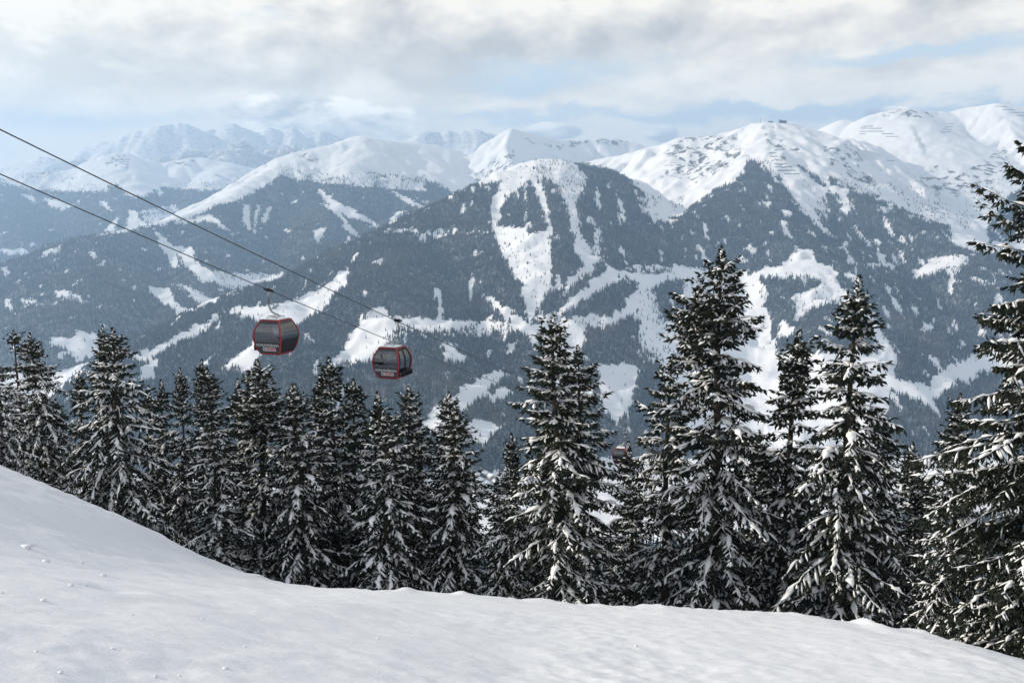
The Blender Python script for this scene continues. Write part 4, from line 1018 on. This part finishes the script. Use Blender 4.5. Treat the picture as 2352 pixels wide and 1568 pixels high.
# cabin profile: height, half width along the line (x), half width across (y); cabin origin at the rope clamp
ROOF = -2.15
PROF = [(-4.42, 0.76), (-4.30, 0.84), (-4.05, 0.95), (-3.75, 1.035), (-3.42, 1.095), (-3.20, 1.10), (-2.95, 1.065), (-2.65, 0.96), (-2.40, 0.84), (-2.24, 0.745)]
def hw(z): return float(np.interp(z, [p[0] for p in PROF], [p[1] for p in PROF]))
KX, KY = 1.02, 0.96
def wallpt(face, u, z, out=0.0):
    """face 0 front +x, 1 back -x, 2 door side +y, 3 plain side -y; u in -1..1 across"""
    a = hw(z) * KX; b = hw(z) * KY
    if face == 0: return np.array([a + out, u * b, z])
    if face == 1: return np.array([-a - out, -u * b, z])
    if face == 2: return np.array([-u * a, b + out, z])
    return np.array([u * a, -b - out, z])
def panel(mb, face, u0, u1, z0, z1, out, th=0.02):
    zs = [z0] + [p[0] for p in PROF if z0 + .02 < p[0] < z1 - .02] + [z1]
    for za, zb in zip(zs[:-1], zs[1:]):
        A, B, C, D = wallpt(face, u0, za, out), wallpt(face, u1, za, out), wallpt(face, u1, zb, out), wallpt(face, u0, zb, out)
        mb.quad(A, B, C, D)
        a, b, c, d = wallpt(face, u0, za, out - th), wallpt(face, u1, za, out - th), wallpt(face, u1, zb, out - th), wallpt(face, u0, zb, out - th)
        mb.quad(b, a, d, c); mb.quad(a, A, D, d); mb.quad(B, b, c, C)
        if za == z0: mb.quad(a, b, B, A)
        if zb == z1: mb.quad(D, C, c, d)

def build_gondola():
    root = empty('gondola')
    # corner posts
    for sx, sy in ((1, 1), (1, -1), (-1, 1), (-1, -1)):
        mb = MB(); pts = [np.array([sx * h * KX, sy * h * KY, z]) for z, h in PROF]
        n0 = 0
        for i, p in enumerate(pts):
            for (dx, dy) in ((0.02, 0.02), (-0.075, 0.02), (-0.075, -0.05), (-0.05, -0.05), (-0.05, -0.075), (0.02, -0.075)): mb.v.append(p + np.array([sx * dx, sy * dy, 0]))
        for i in range(len(pts) - 1):
            for k in range(6): mb.f.append((i * 6 + k, i * 6 + (k + 1) % 6, i * 6 + 6 + (k + 1) % 6, i * 6 + 6 + k))
        mb.build('corner_post', RED, root)
    # rails round the roof and floor
    for nm, z, h in (('roof_rail', -2.225, 0.038), ('floor_rail', -4.41, 0.04)):
        mb = MB(); a = hw(z) * KX + .03; b = hw(z) * KY + .03
        mb.box((a - .05, 0, z), (.05, b, h)); mb.box((-a + .05, 0, z), (.05, b, h)); mb.box((0, b - .05, z), (a - .101, .05, h)); mb.box((0, -b + .05, z), (a - .101, .05, h))
        mb.build(nm, RED, root)
    MB().box((0, 0, -4.43), (0.74, 0.70, 0.05)).build('floor', DARK, root)
    rf = MB().box((0, 0, -2.185), (0.69, 0.65, 0.028)).build('roof', DARK, root)
    v, f = ico()
    # snow left on the roof
    X, Y = np.meshgrid(np.linspace(-.63, .63, 16), np.linspace(-.60, .60, 16)); e = np.clip(np.minimum(.63 - abs(X), .60 - abs(Y)) / .15, 0, 1)
    Z = -2.158 + e ** .5 * (0.035 + .015 * perlin(X * 3, Y * 3, 5)); ii = np.arange(256).reshape(16, 16)
    mesh_np('roof_snow', np.stack([X.ravel(), Y.ravel(), Z.ravel()], 1), np.stack([ii[:-1, :-1], ii[:-1, 1:], ii[1:, 1:], ii[1:, :-1]], -1).reshape(-1, 4), TWIGSNOW, rf, True)
    # end walls with lettering, windows above
    for face in (0, 1):
        mb = MB(); panel(mb, face, -.905, .905, -4.35, -3.62, 0.0); lp = mb.build('lower_panel', DARK, root)
        mb = MB(); panel(mb, face, -.905, .905, -3.615, -2.42, -0.004, .012); mb.build('window', GLASS, root)
        mb = MB(); panel(mb, face, -.905, .905, -2.415, -2.27, 0.0); mb.build('header_panel', DARK, root)
        fx = 1 if face == 0 else -1
        def flat(name, txt, size, z, out, mat, yoff=0.0):
            cu = bpy.data.curves.new(name, 'FONT'); cu.body = txt; cu.align_x = 'CENTER'; cu.align_y = 'CENTER'; cu.size = size; cu.extrude = 0.004
            cu.materials.append(mat); o = bpy.data.objects.new(name, cu); COL.objects.link(o); o.parent = lp
            tilt = math.atan2(hw(z + .1) - hw(z - .1), .2) * KX
            o.rotation_euler = (math.pi / 2 + tilt, 0, math.pi / 2 * fx); o.location = (fx * (hw(z) * KX + out), -yoff * -fx, z)
            bpy.context.view_layer.update(); me = bpy.data.meshes.new_from_object(o); p = bpy.data.objects.new(name, me); COL.objects.link(p); p.parent = lp
            p.rotation_euler = o.rotation_euler; p.location = o.location; bpy.data.objects.remove(o); return p
        t = flat('lettering', 'KOHLMAISBAHN', 0.225, -3.82, 0.012, WHITE)
        t.scale = (1.0, 1.25, 1)
        def plate(name, y0, y1, z0, z1, out, mat):
            a = [np.array([fx * (hw(z) * KX + out), y * fx, z]) for z in (z0, z1) for y in (y0, y1)]
            b = [p - np.array([fx * 0.006, 0, 0]) for p in a]
            mb = MB(); mb.quad(a[0], a[1], a[3], a[2]); mb.quad(b[1], b[0], b[2], b[3])
            for i, j in ((0, 1), (1, 3), (3, 2), (2, 0)): mb.quad(a[i], b[i], b[j], a[j])
            return mb.build(name, mat, lp)
        plate('logo_plate', -.42, .56, -4.21, -3.96, 0.014, WHITE)
        plate('logo_emblem', -.37, -.17, -4.16, -4.0, 0.019, DARK)
        plate('emblem_mark', -.31, -.19, -4.09, -4.03, 0.024, WHITE)
        plate('logo_field', -.12, .52, -4.175, -3.99, 0.019, LOGORED)
        t = flat('lettering', 'saalbach', 0.19, -4.085, 0.028, WHITE, 0.2)
    # plain side: lower panel and window
    mb = MB(); panel(mb, 3, -.905, .905, -4.35, -3.42, 0.0); mb.build('lower_panel', RUBBER, root)
    mb = MB(); panel(mb, 3, -.905, .905, -3.415, -2.42, -0.004, .012); mb.build('window', GLASS, root)
    mb = MB(); panel(mb, 3, -.905, .905, -2.415, -2.27, 0.0); mb.build('header_panel', DARK, root)
    # door side: two leaves with frame bars
    for u0, u1 in ((-.80, -.02), (.02, .80)):
        mb = MB()
        for a, b in ((u0, u0 + .10), (u1 - .10, u1)): panel(mb, 2, a, b, -4.33, -2.30, 0.004, .04)
        panel(mb, 2, u0 + .101, u1 - .101, -4.33, -4.18, 0.004, .04); panel(mb, 2, u0 + .101, u1 - .101, -2.42, -2.30, 0.004, .04)
        d = mb.build('door', RUBBER, root)
        mb = MB(); panel(mb, 2, u0 + .105, u1 - .105, -4.175, -2.425, -0.006, .012); mb.build('pane', GLASS, d)
    for u0, u1 in ((-.905, -.83), (.83, .905)):
        mb = MB(); panel(mb, 2, u0, u1, -4.33, -2.30, 0.0); mb.build('door_jamb', RUBBER, root)
    # ski rack on the doors
    mb = MB()
    for z in (-3.95, -4.2):
        mb.box((0, 1.15, z), (0.72, 0.09, 0.05))
    for x in (-.68, -.34, 0, .34, .68): mb.box((x, 1.17, -4.07), (.03, .12, .18))
    mb.build('ski_rack', RUBBER, root)
    # benches inside
    for sx in (1, -1):
        mb = MB(); mb.box((sx * .62, 0, -3.98), (.24, .78, .035)); b = mb.build('bench', RUBBER, root)
        MB().box((sx * .84, 0, -3.66), (.03, .76, .24)).build('backrest', DARK, b)
    MB().box((-.1, -.62, -3.3), (.04, .04, 1.0)).build('inner_post', RED, root)
    # suspension frame, hanger, grip
    mb = MB()
    for y in (-.36, .36): mb.tube([(-.5, y, -2.13), (-.42, y, -1.99), (.42, y, -1.99), (.5, y, -2.13)], .028, 6)
    for x in (-.3, .3): mb.tube([(x, -.36, -1.99), (x, .36, -1.99)], .028, 6)
    mb.build('roof_frame', STEEL, root, True)
    mb = MB(); mb.tube([(0, .10, 0.02), (0, .12, -.4), (0, .12, -.75), (0, .08, -1.05), (0, -.02, -1.28), (0, -.18, -1.45), (0, -.40, -1.54), (0, -.62, -1.57), (0, -.66, -1.68)], [.085, .075, .07, .07, .068, .065, .06, .055, .05], 10)
    hg = mb.build('hanger', STEEL, root, True)
    mb = MB(); M = np.eye(3)
    mb.box((0, 0, .02), (.34, .09, .075), M); mb.box((0, .14, .03), (.16, .06, .09), M); mb.box((0, .26, .05), (.24, .06, .06), M)
    gp = mb.build('grip', RUBBER, root)
    for x in (-.30, .30):
        c = np.array([x, -.02, .13])
        MB().cyl(c + [0, -.05, 0], c + [0, .05, 0], .085).build('guide_wheel', STEEL, gp)
    for ch in root.children:
        if ch.name.split('.')[0] not in ('hanger', 'grip'): ch.location = (0, -0.40, 0.30)
    return root

GON = build_gondola()
GRG = 'cabins hanging on the lift ropes'
yaw = math.pi / 2 - AZ                                    # local +x along the line, away from the viewer
def place(o, P, u, flip, label):
    p = rope_pt(P, u); o.location = tuple(p - np.array([0, 0, 0.0])); o.rotation_euler = (0, 0, yaw + (math.pi if flip else 0))
    for ch in o.children:
        if ch.name.startswith('grip'): ch.rotation_euler = (0, -0.30 if flip else 0.30, 0)
    tag(o, label, 'gondola', GRG)
# doors of the near line face the viewer's side (local -y after yaw points to +LN), so turn it round
place(GON, P2, 0.0, True, 'red and black gondola on the right, with its ski rack and doors in view')
place(copy_tree(GON), PB, _t, False, 'red and black gondola on the left, with light showing through its windows')
def u_for(P, px):
    us = np.linspace(0, 300, 1501); xs = np.array([project(*rope_pt(P, u))[0] for u in us]); return us[np.argmin(abs(xs - px))]
place(copy_tree(GON), P2, u_for(P2, 1434), True, 'gondola half hidden by spruces right of the middle')
place(copy_tree(GON), PB, u_for(PB, 1565), False, 'gondola almost wholly hidden behind the tallest spruce')

def rope(P, label):
    us = np.linspace(-62, 330, 70); mb = MB(); mb.tube([rope_pt(P, u) for u in us], 0.029, 6)
    o = mb.build('haul_rope', CABLE, None, True); tag(o, label, 'cable', 'ropes of the gondola lift')
rope(P2, 'upper steel lift rope carrying the right gondola')
rope(PB, 'lower steel lift rope carrying the left gondola')

# ------------------------------------------------------------------ far buildings, barriers, village
def hit_terrain(px, py, y0=1600, y1=7300):
    a, b = ray(px, py); Y = np.arange(y0, y1, 6.0); z = grid_at(a * Y, Y, GZ)
    k = z > b * Y
    if not k.any(): return None
    i = int(np.argmax(k)); return np.array([a * Y[i], Y[i], z[i]])
TIMBER = noisy('dark_timber', (0.05, 0.04, 0.035), (0.09, 0.075, 0.065), 0.5, 0.8)
RENDER_W = noisy('pale_render', (0.42, 0.38, 0.33), (0.52, 0.48, 0.42), 0.3, 0.8)
PANE = principled('window_pane', (0.03, 0.035, 0.045), 0.15)
GREY = noisy('grey_steelwork', (0.10, 0.10, 0.105), (0.16, 0.16, 0.165), 0.4, 0.6)
ROOFSNOW = principled('roof_snow', (0.86, 0.87, 0.89), 0.7)

def on_ridge(px, Y):
    """ground point under a measured column at a given distance"""
    x = ray(px, 300)[0] * Y
    ys = np.arange(Y - 500, Y + 500, 8.0); xs = ray(px, 300)[0] * ys; z = grid_at(xs, ys, GZ); py = project(xs, ys, z)[1]
    i = int(np.argmin(py)); return np.array([xs[i], ys[i], z[i]])
def summit_station(px, Y, w, d, h, label, extra):
    p = on_ridge(px, Y); root = empty('summit_station', tuple(p - np.array([0, 0, 2]))); tag(root, label, 'building')
    MB().box((0, 0, h / 2), (w / 2, d / 2, h / 2)).build('wall', TIMBER, root)
    MB().box((0, 0, h + .6), (w / 2 + 1.2, d / 2 + 1.2, .55)).build('roof', GREY, root)
    n = max(3, int(w / 5))
    for i in range(n):
        x = -w / 2 + w * (i + .5) / n
        MB().box((x, -d / 2 - .08, h * .58), (w / n * .36, .07, h * .2)).build('window', PANE, root)
    if extra: MB().box((-w * .38, 0, h + 1.16 + 2.2), (w * .16, d * .3, 2.2)).build('roof_house', GREY, root)
summit_station(1797, 5600, 38, 20, 15, 'dark flat-roofed lift station on the snowy summit, larger right block', True)
summit_station(1769, 5600, 24, 14, 7, 'low dark hut left of the lift station on the snowy summit', False)
def mast(px, Y, h, label):
    p = on_ridge(px, Y); root = empty('radio_mast', tuple(p - np.array([0, 0, 1]))); tag(root, label, 'mast')
    MB().tube([(0, 0, 0), (0, 0, h * .7), (0, 0, h)], [.9, .6, .25], 6).build('pole', GREY, root)
    for f in (.45, .62, .78): MB().box((0, 0, h * f), (1.8, .5, .35)).build('antenna', GREY, root)
mast(1746, 5620, 32, 'thin radio mast left of the summit huts')
def pylon(px, Y, h, w, label):
    p = on_ridge(px, Y); root = empty('lift_pylon', tuple(p - np.array([0, 0, 1]))); tag(root, label, 'pylon')
    for sx in (-1, 1): MB().tube([(sx * w * .35, 0, 0), (sx * w * .3, 0, h)], [.7, .5], 6).build('leg', GREY, root)
    MB().box((0, 0, h + .5), (w / 2, .6, .5)).build('crossbeam', GREY, root)
pylon(2286, 6650, 22, 12, 'lift pylon on the skyline of the high right ridge, left one')
pylon(2312, 6650, 20, 16, 'lift pylon on the skyline of the high right ridge, right one')
pylon(2240, 6700, 12, 22, 'low wide lift structure left of the pylons on the high right ridge')

ORD = ['topmost', 'second from top', 'third from top', 'fourth from top', 'fifth from top', 'sixth from top', 'seventh from top']
def barrier(rows, label, grp, hgt):
    for i_, (a, b, c) in enumerate(sorted(rows, key=lambda q: q[2])):
        (x0, y0), (x1, y1) = z3([(a, c), (b, c)])
        pts = [hit_terrain(x0 + (x1 - x0) * t, y0) for t in np.linspace(0, 1, 7)]
        pts = [p for p in pts if p is not None]
        if len(pts) < 3: continue
        ym = np.median([p[1] for p in pts]); pts = [p for p in pts if abs(p[1] - ym) < 160]
        if len(pts) < 3: continue
        o0 = pts[len(pts) // 2]; mb = MB(); n = len(pts)
        for p in pts:
            q = p - o0
            for dx, dz in ((0, -1), (0.9, -1), (1.8, hgt), (0.9, hgt)): mb.v.append(q + np.array([0, dx - 1, dz]))
        for i in range(n - 1):
            for k in range(4): mb.f.append((i * 4 + k, i * 4 + (k + 1) % 4, i * 4 + 4 + (k + 1) % 4, i * 4 + 4 + k))
        mb.f += [(3, 2, 1, 0), tuple(n * 4 - 4 + k for k in range(4))]
        o = mb.build('avalanche_barrier', GREY); o.location = tuple(o0); tag(o, label + ', ' + ORD[i_], 'barrier', grp)
barrier([(545, 612, 463), (562, 640, 487), (565, 668, 507), (582, 690, 526), (622, 715, 547), (530, 570, 418), (535, 580, 440)],
        'dark avalanche barrier row below the summit station', 'barriers below the summit station', 3.6)
barrier([(1100, 1170, 254), (1090, 1222, 266), (1085, 1232, 286), (1085, 1122, 302), (1218, 1290, 300), (1245, 1320, 318)],
        'dark avalanche barrier row on the white left shoulder', 'barriers on the left shoulder of the high right mountain', 3.6)
barrier([(1912, 1960, 110), (1915, 1985, 133), (1958, 2032, 153), (2000, 2095, 170), (2040, 2100, 188)],
        'dark avalanche barrier row beside the highest right summit', 'barriers beside the high right summit', 3.6)
barrier([(1630, 1665, 240), (1605, 1655, 257), (1590, 1650, 272), (1578, 1640, 288), (1255, 1300, 465)],
        'short avalanche barrier row in the white bowl', 'barriers in the white bowl', 3.0)

def house(px, py, w, d, h, rz, label, timber):
    p = hit_terrain(px, py, 1500, 3400)
    if p is None: return
    root = empty('village_house', tuple(p - np.array([0, 0, .5])), rz); tag(root, label, 'house', 'village houses on the valley floor')
    mb = MB(); n = 0
    mb.v = [np.array(q, float) for q in ((-w / 2, -d / 2, 0), (w / 2, -d / 2, 0), (w / 2, d / 2, 0), (-w / 2, d / 2, 0), (-w / 2, -d / 2, h), (w / 2, -d / 2, h), (w / 2, d / 2, h), (-w / 2, d / 2, h), (0, -d / 2, h + w * .22), (0, d / 2, h + w * .22))]
    mb.f = [(0, 1, 5, 8, 4), (2, 3, 7, 9, 6), (1, 2, 6, 5), (3, 0, 4, 7)]
    mb.build('wall', TIMBER if timber else RENDER_W, root)
    rf = MB(); e = 1.3; k = .44
    for sx in (-1, 1):
        rf.v += [np.array(q, float) for q in ((0, -d / 2 - e, h + w * .22 + .1), (0, d / 2 + e, h + w * .22 + .1), (sx * (w / 2 + e), d / 2 + e, h - e * k + .1), (sx * (w / 2 + e), -d / 2 - e, h - e * k + .1))]
        b = len(rf.v) - 4; rf.v += [q + np.array([0, 0, .8]) for q in rf.v[b:b + 4]]
        rf.f += [(b, b + 1, b + 2, b + 3), (b + 4, b + 7, b + 6, b + 5), (b, b + 3, b + 7, b + 4), (b + 1, b + 5, b + 6, b + 2), (b + 2, b + 6, b + 7, b + 3)]
    rf.build('roof', ROOFSNOW, root)
    for fl in range(max(1, int(h / 3))):
        for x in (-.28, 0, .28): MB().box((x * w, -d / 2 - .06, 1.6 + fl * 2.9), (.6, .06, .65)).build('window', PANE, root)
HP = [(1092, 1098, 16, 20, 9, .2, 0), (1112, 1094, 14, 18, 8, -.4, 1), (1128, 1102, 15, 18, 9, .5, 0), (1099, 1112, 18, 22, 10, -.2, 1), (1118, 1116, 14, 18, 8, .1, 0), (1086, 1122, 15, 20, 9, .6, 1), (1106, 1128, 17, 20, 10, -.5, 0), (1140, 1112, 14, 17, 8, .3, 1), (1124, 1132, 15, 18, 9, -.1, 0), (2122, 1108, 14, 18, 8, .4, 1)]
ORH = ['leftmost', 'second from left', 'third from left', 'fourth from left', 'fifth from left', 'sixth from left', 'seventh from left', 'eighth from left', 'rightmost']
for i_, (a, b, w, d, h, rz, tm) in enumerate(sorted(HP)):
    house(a, b, w, d, h, rz, ('tiny snowy-roofed chalet in the village gap between spruces, ' + ORH[i_]) if a < 2000 else 'tiny chalet on the valley floor left of the near right spruce', tm)

# ------------------------------------------------------------------ low cumulus lying before the far peaks
def cloud_material():
    m = bpy.data.materials.new('cumulus'); m.use_nodes = True
    g = NT(m.node_tree)
    pos = g.n('ShaderNodeNewGeometry').outputs['Position']
    df = g.n('ShaderNodeBsdfDiffuse', None, Color=(0.92, 0.92, 0.92, 1)); tl = g.n('ShaderNodeBsdfTranslucent', None, Color=(0.92, 0.92, 0.92, 1))
    bn = g.n('ShaderNodeBump', None, Strength=0.5, Distance=30.0, Height=g.noise(pos, 0.012, 6, 0.6))
    g.t.links.new(bn.outputs[0], df.inputs['Normal'])
    mx = g.n('ShaderNodeMixShader', None, i0=0.45, i1=df.outputs[0], i2=tl.outputs[0])
    g.n('ShaderNodeOutputMaterial', None, Surface=mx.outputs[0])
    return m
CLOUD = cloud_material()
def cumulus(env, n, Y, label, seed):
    """heaped puffs under an uneven upper outline env: (px, top py, bottom py), each puff budding smaller ones"""
    r = np.random.RandomState(seed); v, f = ico(); C = []; Rr = []
    ex = [e[0] for e in env]
    for k in range(n):
        px = r.uniform(ex[0], ex[-1]); t = np.interp(px, ex, [e[1] for e in env]); b = np.interp(px, ex, [e[2] for e in env])
        q = r.rand() ** 0.8; rad = (b - t) * r.uniform(0.20, 0.36) + 2
        c = at(px, t + rad * 1.1 + q * max(b - t - rad, 0), Y + r.uniform(-300, 300)); R0 = rad / F * Y
        C.append(c); Rr.append(R0)
        for i in range(12):
            d = r.randn(3) * [1.4, 1, .8]; d[1] = -abs(d[1]); d /= np.linalg.norm(d); c1 = c + d * R0 * 0.9; R1 = R0 * r.uniform(0.25, 0.45); C.append(c1); Rr.append(R1)
            for j in range(7):
                e = r.randn(3); e[1] = -abs(e[1]); e /= np.linalg.norm(e); C.append(c1 + e * R1 * 0.9); Rr.append(R1 * r.uniform(0.28, 0.5))
    C = np.array(C); Rr = np.array(Rr); m = len(C)
    V = C[:, None] + v[None] * Rr[:, None, None] * (1 + 0.12 * r.randn(m, 12, 1)) * np.array([1.25, 1, .85])
    o = mesh_np('cloud_bank', V.reshape(-1, 3), (f[None] + 12 * np.arange(m)[:, None, None]).reshape(-1, 3), CLOUD, smooth=True); tag(o, label, 'cloud', kind='stuff')
cumulus([(-40, 386, 405), (120, 366, 400), (250, 356, 398), (380, 350, 396), (440, 342, 394), (490, 330, 392), (520, 312, 390), (545, 308, 390), (570, 322, 392), (600, 342, 392), (640, 330, 390), (665, 318, 388), (700, 332, 385), (760, 326, 380), (800, 334, 375)], 130,
        11200, 'low white cumulus bank lying in front of the far left peaks', 4)
